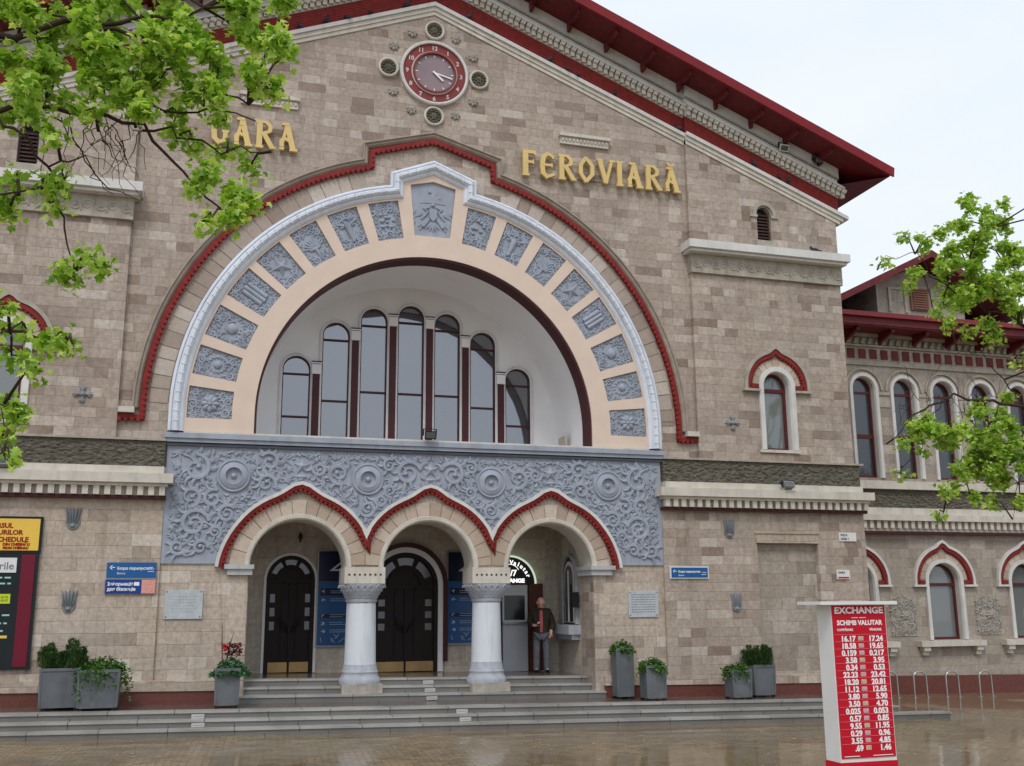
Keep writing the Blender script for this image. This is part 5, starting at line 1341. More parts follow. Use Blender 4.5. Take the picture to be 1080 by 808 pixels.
# --- planters
def planter(x, y, w_, h_, lab, glab, kind, dep=None, seed=0, hs=1.0):
    z = gz(x, T) ; dep = dep or w_
    e2 = empty('planter', lab, 'planter', (x, y, z), 'grey planters on the terrace')
    t0 = .94
    m_ = MB(); a, b_ = w_ / 2, dep / 2
    m_.add([(-a * t0, -b_ * t0, .05), (a * t0, -b_ * t0, .05), (a * t0, b_ * t0, .05), (-a * t0, b_ * t0, .05), (-a, -b_, h_), (a, -b_, h_), (a, b_, h_), (-a, b_, h_), (-a + .05, -b_ + .05, h_), (a - .05, -b_ + .05, h_), (a - .05, b_ - .05, h_), (-a + .05, b_ - .05, h_)],
           [(3, 2, 1, 0), (0, 1, 5, 4), (1, 2, 6, 5), (2, 3, 7, 6), (3, 0, 4, 7), (4, 5, 9, 8), (5, 6, 10, 9), (6, 7, 11, 10), (7, 4, 8, 11)])
    m_.build('pot', PLANTM, e2)
    m_ = MB()
    for sx in (-1, 1):
        m_.add([(sx * a * t0 - .025, -b_ * t0 - .012, .06), (sx * a * t0 + .012, -b_ * t0 - .012, .06), (sx * a + .012, -b_ - .012, h_ + .01), (sx * a - .025, -b_ - .012, h_ + .01),
                (sx * a * t0 - .025, -b_ * t0 + .01, .06), (sx * a * t0 + .012, -b_ * t0 + .01, .06), (sx * a + .012, -b_ + .01, h_ + .01), (sx * a - .025, -b_ + .01, h_ + .01)], [(0, 1, 2, 3), (7, 6, 5, 4), (0, 4, 5, 1), (1, 5, 6, 2), (2, 6, 7, 3), (3, 7, 4, 0)])
    m_.box(-a, a, -b_ - .015, -b_ + .01, h_ - .04, h_ + .012)
    m_.build('trim', PLANTM, e2)
    MB().box(-a + .05, a - .05, -b_ + .05, b_ - .05, h_ - .08, h_ - .03).build('soil', painted('soil', rgb(60, 48, 40), .95, .3, 20, streak=False) if 'soil' not in MATS else MATS['soil'], e2)
    m_ = MB()
    for sx in (-1, 1):
        for sy in (-1, 1): m_.box(sx * a * .8 - .03, sx * a * .8 + .03, sy * b_ * .8 - .03, sy * b_ * .8 + .03, 0.004, .05)
    m_.build('feet', BLACK, e2)
    # plant
    e3 = empty('potted_plant', glab, 'plant', (x, y, z + h_ - .03), 'plants in the grey planters')
    rr = random.Random(seed)
    if kind == 'conifer':
        v = []; f_ = []
        for k in range(22):
            bx, by = rr.uniform(-a, a) * 1.0, rr.uniform(-b_, b_) * .8; hh = hs * rr.uniform(.3, .62) * (1.0 - .35 * abs(bx) / a)
            lean = Vector((bx * .35, by * .3 , hh)); by *= 1.0
            def pf(r_, bx=bx, by=by, lean=lean):
                t = r_.random() ** .8; rad = .17 * (1 - t * .7); a_ = r_.uniform(0, 2 * PI)
                return (bx + lean.x * t + math.cos(a_) * rad * r_.random(), by + lean.y * t + math.sin(a_) * rad * r_.random(), lean.z * t), (math.cos(a_) * .5, math.sin(a_) * .5, .9)
            vv, ff = leaf_arrays(420, pf, .06, seed + k, 'blade'); o_ = len(v); v += vv; f_ += [tuple(i + o_ for i in q) for q in ff]
        leafobj('foliage', v, f_, SHRUB, e3)
        st = MB()
        for k in range(8): bx = rr.uniform(-a, a) * .6; st.tube([(bx, 0, -.02), (bx * 1.3, 0, .3)], [.012, .006], 5)
        st.build('stems', TWIG, e3)
    elif kind == 'canna':
        def pf(r_):
            a_ = r_.uniform(0, 2 * PI); q = math.sqrt(r_.random()); return (math.cos(a_) * q * .38 + .05, math.sin(a_) * q * .3, .02 + .24 * (1 - q * q) * r_.random() - .12 * q), None
        v, f_ = leaf_arrays(1500, pf, .07, seed, 'round', -.2); leafobj('foliage', v, f_, TEAL, e3)
        def pf(r_):
            a_ = r_.uniform(0, 2 * PI); q = math.sqrt(r_.random()); return (math.cos(a_) * q * .17 + .1, math.sin(a_) * q * .15, .26 + .22 * r_.random()), None
        v, f_ = leaf_arrays(170, pf, .07, seed, 'round', -.3); leafobj('dark_red_foliage', v, f_, DKRED, e3)
        st = MB(); st.tube([(-.1, 0, 0), (-.13, 0, .45), (-.15, 0, .9)], [.01, .014, .003], 5); st.tube([(-.05, 0, 0), (.0, 0, .4), (.08, -.02, .72)], [.01, .016, .003], 5); st.build('spikes', painted('spike_brown', rgb(110, 70, 50), .6, .2, streak=False, bd=0), e3)
        st = MB()
        for k in range(5): st.blob((-.07 + rr.uniform(-.04, .04), rr.uniform(-.03, .03), .42 + rr.uniform(-.03, .05)), .03, .025, .035, rr.random())
        for k in range(5): st.blob((.18 + rr.uniform(-.05, .05), -.08 + rr.uniform(-.03, .03), .42 + rr.uniform(-.03, .05)), .014, .014, .014)
        st.build('flowers', REDFL, e3, True)
    else:
        spill, hgt, n_ = kind
        def pf(r_):
            a_ = r_.uniform(0, 2 * PI); q = math.sqrt(r_.random()) * 1.25
            zz = hgt * (1 - q * .6) * r_.random() if q < 1 else -spill * r_.random() * (q - .9) * 3 + .03
            lump = .5 + .5 * math.sin(a_ * 3 + seed); return (math.cos(a_) * q * a * (1 + .25 * lump), math.sin(a_) * q * b_ * (1 + .2 * lump), zz * (.6 + .6 * lump)), None
        v, f_ = leaf_arrays(n_, pf, .07, seed, 'round', 0); leafobj('foliage', v, f_, HERB, e3)
        st = MB()
        for k in range(9): a_ = rr.uniform(0, 2 * PI); st.tube([(0, 0, -.03), (math.cos(a_) * a * .6, math.sin(a_) * b_ * .6, hgt * .7), (math.cos(a_) * a * 1.1, math.sin(a_) * b_ * 1.1, hgt * .4)], [.008, .006, .003], 4)
        st.build('stems', TWIG, e3)
def pxs(px, Y): return at(px, 735, Y)[0]
planter(pxs(65, -.6), -.6, .70, .74, 'square grey planter farthest left on the terrace', 'dark bushy conifer shrub in the leftmost square planter', 'conifer', seed=1)
planter(pxs(105, -.72), -.78, .70, .72, 'square grey planter touching the leftmost one on its right', 'trailing green creeper with pale tips spilling from the second square planter', (.5, .28, 1900), seed=2)
planter(pxs(239, -.8), -.8, .44, .72, 'narrow dark planter left of the porch steps', 'canna with red flowers, dark red leaves and two tall spikes', 'canna', seed=3)
planter(pxs(657, -.35), -.35, .38, 1.06, 'tall slim grey planter right of the porch steps', 'short leafy herb topping the tall slim planter', (.15, .22, 1000), seed=4)
planter(pxs(689, -.85), -.85, .44, .72, 'lower grey planter in front of the tall slim one', 'leafy green herb filling the lower planter by the tall slim one', (.2, .24, 1100), seed=5)
planter(pxs(802, -.45), -.45, .52, .70, 'grey planter with a round bush before the blind niche', 'round dark green box bush with lighter sprigs before the blind niche', 'conifer', seed=6, hs=.82)
planter(pxs(779, -.95), -.95, .44, .62, 'small grey planter in front of the bush planter', 'low trailing creeper in the small planter before the round bush', (.25, .2, 1100), seed=7)

# ================================================================== PIGEONS
k = 0
spots = [(2.894, 15.481), (3.362, 15.297), (3.658, 15.111), (4.634, 14.766), (6.35, 14.2), (8.402, 13.373), (9.102, 13.116), (9.345, 13.013), (-3.161, 15.6), (-2.587, 15.75), (-2.106, 16.037), (-1.551, 16.059), (-.696, 16.432), (.82, 16.417), (9.9, 11.13)]
pz = None
for i, (x, z) in enumerate(spots):
    on = i < 14
    zz = rk(16.672, x) if on else 11.13
    yy = (-.07 if abs(x) < 6.5 else -.19) if on else -.35
    if pz is None:
        mb = MB(); mb.blob((0, 0, .09), .13, .06, .065, .35, 10, 8); mb.blob((.11, 0, .19), .04, .036, .042, 0, 8, 6); mb.tube([(.07, 0, .12), (.105, 0, .18)], [.045, .03], 7); mb.blob((-.14, 0, .04), .09, .035, .018, .4, 7, 5); mb.blob((.155, 0, .185), .02, .008, .008, 0, 5, 4)
        mb.tube([(.0, .02, .05), (.01, .02, 0)], .006, 4); mb.tube([(.0, -.02, .05), (.01, -.02, 0)], .006, 4)
        o = pz = mb.build('pigeon', BIRD, None, True)
    else: o = pz.copy(); COL.objects.link(o)
    o.location = (x, yy, zz + .002); o.rotation_euler = (0, 0, R.uniform(0, 6.28)); s_ = R.uniform(.75, .95); o.scale = (s_, s_, s_)
    side = 'right' if x > 0 else 'left'
    order = {0: 'highest of the three together right of the clock', 1: 'middle of the three together right of the clock', 2: 'lowest of the three together right of the clock', 3: 'alone on the right rake, above the FEROVIARĂ lettering', 4: 'at the step of the right rake moulding', 5: 'on the low right rake, above the small attic window', 6: 'left one of the pair on the lower end of the right rake', 7: 'right one of the pair on the lower end of the right rake',
             8: 'lowest of those on the left rake', 9: 'second from the bottom on the left rake', 10: 'third from the bottom on the left rake', 11: 'fourth from the bottom on the left rake', 12: 'just left of the gable peak', 13: 'just right of the gable peak', 14: 'on the white slab of the right upper cornice'}[i]
    tag(o, 'dark pigeon ' + order, 'pigeon', 'pigeons perched on the facade')

# ================================================================== PERSON
px_, py_ = 3.10, 1.75; pz_ = PL + SL * px_ + .004
def skinned(name, verts, edges, rads, mat, parent, sub=2, root=0):
    me = bpy.data.meshes.new(name); me.from_pydata([Vector(v) for v in verts], edges, []); o = bpy.data.objects.new(name, me); COL.objects.link(o)
    sk = o.modifiers.new('s', 'SKIN'); sk.use_smooth_shade = True
    for i, sv in enumerate(me.skin_vertices[0].data):
        r_ = rads[i]; sv.radius = r_ if isinstance(r_, tuple) else (r_, r_); sv.use_root = (i == root)
    ss = o.modifiers.new('u', 'SUBSURF'); ss.levels = sub; ss.render_levels = sub
    dg = bpy.context.evaluated_depsgraph_get(); m2 = bpy.data.meshes.new_from_object(o.evaluated_get(dg)); o.modifiers.clear(); o.data = m2
    m2.materials.clear(); m2.materials.append(mat); m2.polygons.foreach_set('use_smooth', [True] * len(m2.polygons)); o.parent = parent; return o
pe = empty('person', 'bald man in dark jacket, red shirt and grey jeans looking down at his phone', 'person', (px_, py_, pz_))
# one continuous body: head, neck, torso, arms, hands, legs, feet (facing -y, local metres, 1.74 tall)
V = [(0, 0, .93), (0, -.0, 1.10), (0, -.005, 1.27), (0, .0, 1.42), (0, -.01, 1.50), (0, -.03, 1.56),     # 0-5 pelvis, waist, chest, collar, neck, skull base
     (-.18, 0, 1.40), (-.26, .02, 1.15), (-.16, -.20, 1.08), (-.12, -.24, 1.10),                         # 6-9 his right arm (phone)
     (.18, 0, 1.40), (.27, .04, 1.15), (.235, -.07, .93), (.20, -.09, .86),                               # 10-13 left arm to pocket
     (-.10, 0, .86), (-.115, -.03, .48), (-.12, .0, .09), (-.13, -.13, .045),                             # 14-17 right leg
     (.10, 0, .86), (.125, -.03, .48), (.135, .0, .09), (.15, -.13, .045)]                                # 18-21 left leg
E_ = [(0, 1), (1, 2), (2, 3), (3, 4), (4, 5), (3, 6), (6, 7), (7, 8), (8, 9), (3, 10), (10, 11), (11, 12), (12, 13), (0, 14), (14, 15), (15, 16), (16, 17), (0, 18), (18, 19), (19, 20), (20, 21)]
Rr = [(.15, .11), (.145, .10), (.16, .115), (.12, .09), .058, .055, .065, .048, .034, .032, .065, .048, .036, .034, .08, .056, .042, .04, .08, .056, .042, .04]
skinned('body', V, E_, Rr, SKIN, pe)
# head, tilted down towards the phone
def head_mesh():
    bm_ = bmesh.new(); bmesh.ops.create_uvsphere(bm_, u_segments=24, v_segments=18, radius=1)
    for v in bm_.verts:
        x, y, z = v.co
        sx_ = .078 * (1 - .18 * max(0, -z)); fy = .1 if y < 0 else .102
        nx, ny, nz = x * sx_, y * fy, z * .125
        if z < -.2: ny += -.012 * (-z); nx *= (1 - .25 * max(0, -z - .2))
        if y < -.75 and abs(z) < .45: ny *= .95
        v.co = (nx, ny, nz)
    me = bpy.data.meshes.new('h'); bm_.to_mesh(me); bm_.free()
    mb_ = MB(); mb_.add([tuple(v.co) for v in me.vertices], [tuple(p.vertices) for p in me.polygons])
    mb_.blob((0, -.102, -.02), .014, .02, .028, 0, 8, 6)
    for sx_ in (-1, 1): mb_.blob((sx_ * .08, .01, -.01), .012, .022, .032, 0, 8, 6); mb_.blob((sx_ * .03, -.092, .025), .02, .01, .008, 0, 8, 5)
    mb_.blob((0, -.093, -.065), .024, .009, .006, 0, 8, 5); return mb_
M = Matrix.Translation((0, -.06, 1.61)) @ Matrix.Rotation(math.radians(34), 4, 'X') @ Matrix.Diagonal((1.2, 1.12, 1.05, 1))
head_mesh().xform(M).build('head', SKIN, pe, True)
eb = MB()
for sx_ in (-1, 1): eb.blob((sx_ * .03, -.097, .012), .011, .008, .006, 0, 8, 5); eb.blob((sx_ * .03, -.098, .033), .018, .006, .004, 0, 6, 4)
eb.xform(M).build('eyes_and_brows', BLACK, pe, True)
# clothes as shells a little larger than the limbs
jv = [(0, 0, .74), (0, .0, .98), (0, -.0, 1.27), (0, .0, 1.41), (0, .0, 1.495), (-.18, 0, 1.40), (-.27, .02, 1.15), (-.18, -.17, 1.08), (.18, 0, 1.40), (.28, .04, 1.15), (.25, -.05, .95)]
skinned('jacket', jv, [(0, 1), (1, 2), (2, 3), (3, 4), (3, 5), (5, 6), (6, 7), (3, 8), (8, 9), (9, 10)], [(.21, .15), (.20, .15), (.215, .155), (.15, .115), (.085, .085), .10, .085, .066, .10, .085, .068], JACKET, pe, 2, 2)
tv = [(0, 0, .93), (-.1, 0, .85), (-.115, -.03, .48), (-.12, -.01, -.01), (.1, 0, .85), (.125, -.03, .48), (.135, -.01, -.01)]
skinned('jeans', tv, [(0, 1), (1, 2), (2, 3), (0, 4), (4, 5), (5, 6)], [(.17, .13), .105, .088, .082, .105, .088, .082], JEANS, pe, 2)
MB().add([(-.035, -.160, 1.43), (.03, -.160, 1.43), (.035, -.180, 1.25), (.03, -.172, 1.05), (.025, -.150, .93), (-.03, -.150, .93), (-.04, -.172, 1.05), (-.045, -.180, 1.25), (-.03, -.09, 1.45), (.03, -.09, 1.45), (.05, -.08, .92), (-.05, -.08, .92)],
     [(0, 1, 2, 7), (7, 2, 3, 6), (6, 3, 4, 5), (0, 8, 9, 1), (1, 9, 10, 2), (4, 10, 11, 5), (7, 8, 0), (2, 10, 3), (3, 10, 4), (6, 5, 11), (7, 6, 11)]).build('shirt', SHIRT, pe)
for sx_, dx in ((-1, -.125), (1, .143)):
    s_ = MB(); s_.blob((dx, -.055, .045), .05, .135, .045, 0, 12, 8); s_.box(dx - .045, dx + .045, -.17, .07, 0, .02); s_.build('shoe', BLACK, pe, True, 40)
# hands: palm and five fingers
def hand(name, w0, dirv, palmn, curl, mirror):
    d_ = Vector(dirv).normalized(); n_ = Vector(palmn).normalized(); s_ = d_.cross(n_).normalized() * mirror; mb_ = MB(); w0 = Vector(w0)
    mb_.tube([w0 - d_ * .02, w0 + d_ * .04, w0 + d_ * .08], [.028, .036, .033], 10, .55)
    for k, L in enumerate((.072, .08, .075, .06)):
        o_ = w0 + d_ * .078 + s_ * ((k - 1.5) * .018); pts = [o_ - d_ * .02, o_]; a = 0
        for q in range(3): a += curl; o_ = o_ + (d_ * math.cos(a) + n_ * math.sin(a)) * (L / 3); pts.append(o_)
        mb_.tube(pts, [.0095, .0095, .0088, .008, .006], 7)
    o_ = w0 + d_ * .02 - s_ * .03; mb_.tube([o_, o_ + d_ * .025 - s_ * .02 + n_ * .01, o_ + d_ * .05 - s_ * .018 + n_ * .025], [.013, .011, .008], 7)
    return mb_.build(name, SKIN, pe, True)
hand('hand', (-.13, -.225, 1.095), (.45, -.5, .15), (-.2, -.1, 1), .75, 1)
hand('hand', (.232, -.085, .91), (-.45, -.1, -.9), (0, 1, 0), .3, -1)
ph = MB().box(-.036, .036, -.004, .004, -.07, .07).build('phone', BLACK)
ph.location = (px_ - .075, py_ - .30, pz_ + 1.145); ph.rotation_euler = (math.radians(-50), 0, math.radians(-12)); tag(ph, 'small black phone held in the hand of the bald man', 'phone')
pe.rotation_euler = (0, 0, math.radians(-14))
# keep the phone in his hand after the body turns
v_ = Matrix.Rotation(math.radians(-14), 3, 'Z') @ Vector((-.085, -.285, 1.145)); ph.location = (px_ + v_.x, py_ + v_.y, pz_ + v_.z)

# ================================================================== TREES
def tree(name, label, limbs, clusters, trunk, size, leafm, seed, root_r, dens=2.2):
    e_ = empty(name, label, 'tree', (trunk[0][0], trunk[0][1], gz(trunk[0][0])))
    L = Vector((-trunk[0][0], -trunk[0][1], -gz(trunk[0][0]))); rr = random.Random(seed)
    tb_ = MB(); tb_.tube(trunk, [root_r * (1 - .45 * i / (len(trunk) - 1)) for i in range(len(trunk))], 12); o = tb_.build('trunk', BARK, e_, True); o.matrix_parent_inverse = Matrix.Translation(L)
    lb = MB()
    for pts, r0, r1 in limbs:
        P = [Vector(p) for p in pts]; Q = []
        for i in range(len(P) - 1):
            for t in (0, .34, .67): q = P[i].lerp(P[i + 1], t); Q.append(q + Vector((rr.gauss(0, .02), rr.gauss(0, .02), rr.gauss(0, .02))) * (1 + (P[i + 1] - P[i]).length))
        Q.append(P[-1]); lb.tube(Q, [r0 + (r1 - r0) * i / (len(Q) - 1) for i in range(len(Q))], 7)
    o = lb.build('limbs', TWIG, e_, True); o.matrix_parent_inverse = Matrix.Translation(L)
    tw = MB(); v = []; f_ = []
    for ci, (c_, rad, n, bare) in enumerate(clusters):
        c_ = Vector(c_)
        # nearest limb point feeds the twigs of this clump
        best = min(((Vector(p) - c_).length, Vector(p)) for pts, _, _ in limbs for p in pts)[1]
        mid = best.lerp(c_, .6) + Vector((0, 0, .08)); tw.tube([best, mid, c_], [.016, .011, .007], 5)
        sub = max(3, int(n / 14)); ends = []
        for k in range(sub):
            d_ = Vector((rr.gauss(0, 1), rr.gauss(0, 1), rr.gauss(-.1, .8))).normalized(); e2 = c_ + d_ * rad * rr.uniform(.45, 1.0); m2 = c_.lerp(e2, .5) + Vector((rr.gauss(0, .03), rr.gauss(0, .03), rr.gauss(.04, .04)))
            tw.tube([c_.lerp(mid, rr.random() * .5), m2, e2], [.007, .005, .003], 4); ends.append((c_, m2, e2))
        if bare: continue
        def pf(r_):
            a, m_, b_ = ends[r_.randrange(len(ends))]; t = r_.random() ** .6; q = m_.lerp(b_, t * 1.1)
            return q + Vector((r_.gauss(0, 1), r_.gauss(0, 1), r_.gauss(0, 1))) * size * .65, None
        vv, ff = leaf_arrays(int(n * dens), pf, size, seed * 100 + ci); o_ = len(v); v += vv; f_ += [tuple(i + o_ for i in q) for q in ff]
    o = tw.build('fine_twig_lattice', TWIG, e_, True); o.matrix_parent_inverse = Matrix.Translation(L)
    o = leafobj('crown', v, f_, leafm, e_); o.matrix_parent_inverse = Matrix.Translation(L)
    return e_
def c3(px, py, Y): x, z = at(px, py, Y); return (x, Y, z)
rr = random.Random(5)
YL = -13.2
cl = []
def put(lst, px, py, rpx, n, Y, jit=.5, bare=False, scale=1.):
    Y = Y + rr.uniform(-jit, jit); c_ = c3(px, py, Y); D = math.hypot(Y - CAM[1], c_[0] - CAM[0]); lst.append((c_, rpx * D / FPX, n, bare))
for px, py, rp, n in ((0, 0, 40, 60), (60, -10, 45, 60), (120, 5, 40, 65), (180, 0, 42, 65), (240, 5, 36, 55), (290, -8, 28, 34), (150, 45, 34, 52), (95, 35, 32, 44), (40, 45, 34, 40), (205, 50, 34, 52), (255, 45, 30, 44), (292, 35, 22, 22),
                      (305, 55, 15, 9), (120, 85, 30, 36), (165, 90, 32, 44), (60, 90, 24, 24), (20, 105, 26, 24), (215, 95, 30, 40), (262, 84, 24, 24), (290, 95, 16, 16), (185, 125, 22, 20), (140, 118, 24, 20), (228, 118, 16, 12), 
                      (95, 115, 20, 12), (15, 65, 28, 30), (45, 75, 26, 26), (22, 20, 34, 40), (85, 55, 30, 34), (125, 50, 30, 34), (180, 65, 30, 34), (110, 100, 24, 22), (165, 20, 34, 36), (35, 100, 24, 20), (5, 120, 20, 16), (262, 20, 28, 26), (100, 62, 28, 30), (140, 75, 26, 26), (75, 15, 30, 30), (230, 70, 26, 26), (240, 158, 14, 9), (262, 178, 12, 9), (222, 188, 17, 16), (210, 200, 12, 7), (250, 208, 20, 24), (246, 232, 15, 15), (222, 232, 10, 6), (268, 215, 11, 7), 
                      (205, 150, 18, 10), (55, 145, 18, 10), (18, 195, 18, 12), (45, 192, 14, 8), (65, 190, 14, 9), (10, 222, 18, 14), (50, 215, 16, 8), (92, 272, 11, 9), (76, 290, 14, 14), (108, 282, 9, 6), (6, 330, 12, 8), (30, 350, 14, 9), (55, 358, 12, 9), (72, 362, 10, 7),
                      (12, 375, 12, 8), (38, 390, 8, 5), (8, 425, 16, 15), (20, 440, 10, 7), (3, 460, 10, 7), (4, 480, 8, 5)):
    put(cl, px, py, rp, n, YL)
for i in range(26):   # the crown goes on above and to the left of the frame
    put(cl, rr.uniform(-420, 220), rr.uniform(-380, -95), 60, 55, YL, 1.4)
TX, TY = -8.6, -12.6; tz = gz(TX)
J = lambda px, py, dy=0: c3(px, py, YL + dy)
trunkL = [(TX, TY, tz - .05), (TX + .05, TY, tz + 1.2), (TX + .02, TY - .05, tz + 2.6), (TX + .1, TY, tz + 4.2), (TX + .3, TY - .1, tz + 5.6), (TX + .5, TY, tz + 7.5)]
T1 = trunkL[3]; T2 = trunkL[4]
limbsL = [([T2, J(-150, 80), J(-60, 45), J(20, 35), J(85, 24), J(150, 22), J(215, 8)], .05, .012), ([J(85, 24), J(140, 38), J(190, 70), J(230, 95), J(262, 110)], .022, .008),
          ([T1, J(-120, 150), J(-20, 120), J(40, 112), J(95, 116), J(150, 135), J(185, 172), J(215, 205), J(240, 225)], .032, .006), ([J(95, 116), J(135, 105), J(175, 118), J(215, 112), J(270, 128)], .016, .006), ([J(150, 135), J(190, 142), J(240, 160), J(285, 160)], .013, .005),
          ([J(-20, 120), J(20, 140), J(50, 175), J(62, 215), J(68, 255), J(80, 285)], .016, .005), ([J(50, 175), J(90, 165), J(110, 200), J(148, 212)], .009, .003), ([J(62, 120), J(85, 160), J(100, 185), J(120, 205)], .008, .003),
          ([T1, J(-150, 320), J(-40, 345), J(10, 348), J(40, 358), J(75, 362)], .03, .005), ([J(-40, 345), J(-20, 400), J(5, 425), J(10, 450)], .01, .004), ([T1, J(-120, 260), J(-30, 220), J(20, 205), J(60, 192)], .02, .005), ([J(20, 5), J(110, 30), J(112, 70), J(98, 105)], .012, .005),
          ([T2, J(-160, -60), J(-60, -90), J(60, -100), J(180, -110), J(300, -130)], .09, .02), ([T2, trunkL[5], J(-180, -260), J(-60, -330)], .12, .02)]
for k in range(22):   # fine bare twigs hanging between the clumps
    x0 = rr.uniform(20, 150); y0 = rr.uniform(105, 150)
    limbsL.append(([J(x0, y0), J(x0 + rr.uniform(-15, 20), y0 + rr.uniform(15, 30)), J(x0 + rr.uniform(-25, 40), y0 + rr.uniform(35, 75))], .0055, .002))
tree('maple_tree', 'leafy maple whose branches hang into the upper left over the GARA lettering', limbsL, cl, trunkL, .078, LEAF, 3, .26, 6.0)

YR = -7.5; cl = []
for px, py, rp, n in ((1030, 262, 22, 40), (1000, 275, 18, 30), (1060, 272, 20, 40), (1040, 305, 20, 40), (1012, 305, 18, 26), (1075, 310, 18, 34), (1000, 460, 18, 24), (1040, 460, 22, 44), (1066, 468, 20, 44), (1030, 492, 20, 36), (1060, 495, 20, 36), (1025, 218, 15, 24), (1048, 222, 14, 24), (1008, 236, 14, 26), (1035, 240, 18, 40), (1060, 240, 12, 22), (988, 246, 8, 11), (955, 250, 8, 7), (934, 276, 6, 5), (975, 258, 10, 14), (1010, 262, 18, 46), (1045, 262, 20, 52), (1072, 262, 13, 26), (990, 282, 16, 36), (1020, 288, 20, 56), (1052, 290, 20, 56), (1076, 292, 14, 34),
                      (966, 290, 9, 10), (960, 300, 8, 8), (1000, 308, 14, 24), (1030, 316, 17, 38), (1062, 318, 16, 34), (1078, 330, 12, 20), (1000, 338, 11, 10), (1022, 350, 9, 8), (1040, 345, 12, 16), (1052, 352, 10, 12), (985, 330, 8, 7), (995, 322, 8, 8),
                      (962, 452, 11, 18), (982, 446, 15, 32), (972, 468, 10, 12), (1004, 462, 16, 32), (1028, 448, 16, 34), (1050, 440, 14, 28), (1070, 452, 15, 34), (1020, 478, 18, 42), (1046, 474, 18, 46), (1072, 480, 16, 40), (1010, 500, 14, 22), (1036, 502, 16, 30), (1062, 506, 15, 30), (1002, 520, 9, 9), (1024, 525, 8, 7), (1050, 528, 8, 8), (1076, 526, 10, 12), (950, 500, 6, 3), (990, 545, 6, 4), (1030, 430, 10, 14), (1070, 420, 12, 16), (952, 465, 7, 6), (1078, 375, 12, 12)):
    put(cl, px, py, rp, n, YR, .45)
for i in range(46):
    x_ = rr.uniform(1095, 1500); put(cl, x_, rr.uniform(150, 520) - 60 * math.sin((x_ - 1095) / 405 * PI), 34, 70, YR, 1.6)
G_ = lambda px, py, dy=0: c3(px, py, YR + dy)
b0 = G_(1290, 700); TX = b0[0]; tz = gz(TX)
trunkR = [(TX, YR, tz - .05), (TX - .03, YR, tz + 1.4), (TX, YR + .05, tz + 2.6), (TX + .05, YR, tz + 4.0), (TX - .02, YR, tz + 5.6), (TX + .1, YR, tz + 7.6)]
A1, A2 = trunkR[2], trunkR[3]
limbsR = [([A1, G_(1200, 480), G_(1130, 440), G_(1080, 432), G_(1045, 424), G_(1005, 417), G_(975, 430), G_(950, 455), G_(935, 468)], .045, .005), ([G_(1005, 417), G_(985, 438), G_(962, 452)], .012, .005), ([G_(1080, 432), G_(1060, 400), G_(1035, 372), G_(1010, 370), G_(985, 395)], .014, .003),
          ([A2, G_(1180, 400), G_(1120, 370), G_(1078, 340), G_(1062, 318), G_(1040, 300), G_(1020, 280)], .06, .01), ([G_(1062, 318), G_(1060, 280), G_(1048, 240)], .016, .005), ([G_(1078, 340), G_(1040, 328), G_(1000, 300), G_(965, 268), G_(935, 272), G_(925, 285)], .016, .002), ([G_(1040, 300), G_(1000, 296), G_(975, 292)], .012, .004),
          ([G_(1130, 440), G_(1090, 470), G_(1050, 480), G_(1015, 500), G_(995, 540)], .025, .003), ([G_(1090, 470), G_(1075, 510), G_(1068, 548)], .01, .003), ([A2, trunkR[5], G_(1300, 60)], .07, .015), ([A2, G_(1400, 350), G_(1460, 280)], .06, .02), ([A1, G_(1380, 480), G_(1450, 420)], .05, .02)]
for k in range(26):
    x0 = rr.uniform(945, 1075); y0 = rr.choice((415, 425, 430, 480, 385))
    limbsR.append(([G_(x0, y0), G_(x0 + rr.uniform(-14, 14), y0 + rr.uniform(-22, 22)), G_(x0 + rr.uniform(-26, 26), y0 + rr.uniform(-45, 45))], .006, .002))
tree('maple_tree', 'leafy maple reaching in from the right in front of the wing roof', limbsR, cl, trunkR, .088, LEAFR, 8, .24, 7.5)

# trees across the plaza, seen only as reflections in the panes
rq = random.Random(12); v = []; f_ = []
for k in range(34):
    cx_ = rq.uniform(26, 92) if k < 25 else rq.uniform(-44, -13); cy_ = -22 - rq.uniform(24, 36); hh = rq.uniform(10, 15.5) if cx_ > 0 else rq.uniform(8, 12); rr_ = rq.uniform(3, 5)
    def pf(r_):
        a_ = r_.uniform(0, 2 * PI); q = r_.random() ** .4; ph = r_.uniform(-1, 1); lump = .75 + .25 * math.sin(a_ * 5 + ph * 4)
        return (cx_ + math.cos(a_) * rr_ * q * lump * math.sqrt(1 - ph * ph * .8), cy_ + math.sin(a_) * rr_ * q * lump, hh * .58 + ph * hh * .42), None
    vv, ff = leaf_arrays(420, pf, .9, 900 + k, 'round', 0); o_ = len(v); v += vv; f_ += [tuple(i + o_ for i in q) for q in ff]
    tt = MB().tube([(cx_, cy_, gz(cx_) - .1), (cx_ + .2, cy_, hh * .6)], [.25, .12], 6); o_ = len(v); v += tt.v; f_ += [tuple(i + o_ for i in q) for q in tt.f]
tl = leafobj('treeline', v, f_, SHRUB, None); tag(tl, kind='stuff')

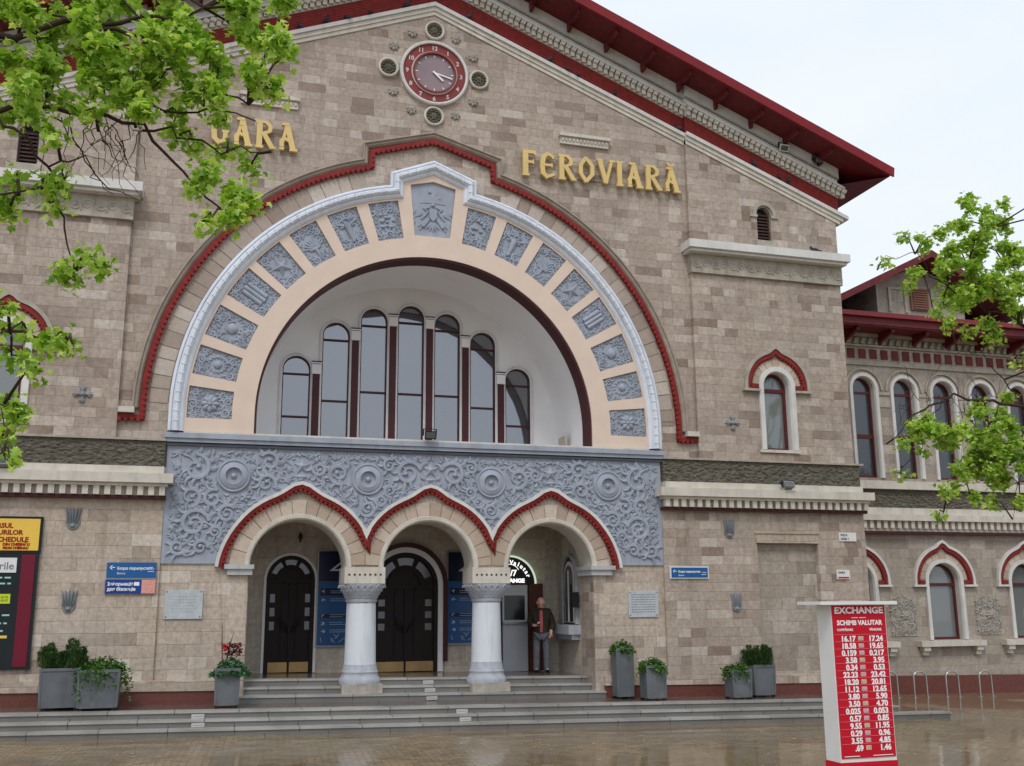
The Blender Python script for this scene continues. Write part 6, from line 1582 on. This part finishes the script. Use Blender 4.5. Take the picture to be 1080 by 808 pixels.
# ================================================================== LIGHT
EL, AZ = math.radians(52), math.radians(215)
wd = bpy.data.worlds.new('World'); sc.world = wd; wd.use_nodes = True; nt = wd.node_tree
bg = nt.nodes['Background']; sky = nt.nodes.new('ShaderNodeTexSky'); sky.sky_type = 'NISHITA'; sky.sun_disc = False
sky.sun_elevation = EL; sky.sun_rotation = math.radians(200); sky.air_density = 1.0; sky.dust_density = 4.0; sky.ozone_density = 1.0
# a thin even cloud layer whitens the blue
cm = nt.nodes.new('ShaderNodeMix'); cm.data_type = 'RGBA'; cm.inputs[0].default_value = .84
nt.links.new(sky.outputs[0], cm.inputs[6]); tcs = nt.nodes.new('ShaderNodeTexCoord'); mps = nt.nodes.new('ShaderNodeMapping'); mps.inputs['Scale'].default_value = (1, 1, 2.4); nt.links.new(tcs.outputs['Generated'], mps.inputs[0])
ns_ = nt.nodes.new('ShaderNodeTexNoise'); ns_.inputs['Scale'].default_value = 3.2; ns_.inputs['Detail'].default_value = 5; ns_.inputs['Roughness'].default_value = .5; nt.links.new(mps.outputs[0], ns_.inputs['Vector'])
mul = nt.nodes.new('ShaderNodeVectorMath'); mul.operation = 'MULTIPLY'; mul.inputs[1].default_value = (10.5, 10.5, 10.5)
nt.links.new(ramp(nt, ns_.outputs[0], [(.35, (.80, .885, 1.0, 1)), (.65, (.895, .94, 1.0, 1))]), mul.inputs[0]); nt.links.new(mul.outputs[0], cm.inputs[7])
nt.links.new(cm.outputs[2], bg.inputs['Color']); bg.inputs['Strength'].default_value = .1
sun = bpy.data.lights.new('sun', 'SUN'); sun.energy = 1.0; sun.angle = math.radians(14); sun.color = (1, .97, .93)
so = bpy.data.objects.new('sun', sun); COL.objects.link(so)
sdir = Vector((-.35, -.72, 1.0)).normalized(); so.rotation_euler = sdir.to_track_quat('Z', 'Y').to_euler(); so.location = (0, -20, 30)
sky.sun_elevation = math.asin(sdir.z); sky.sun_rotation = math.atan2(sdir.x, sdir.y)
sc.view_settings.view_transform = 'Standard'; sc.view_settings.look = 'None'; sc.view_settings.exposure = 0.16; sc.view_settings.gamma = 1; sc.view_settings.use_curve_mapping = False
sc.cycles.max_bounces = 6; sc.cycles.diffuse_bounces = 3; sc.cycles.glossy_bounces = 3; sc.cycles.use_denoising = True
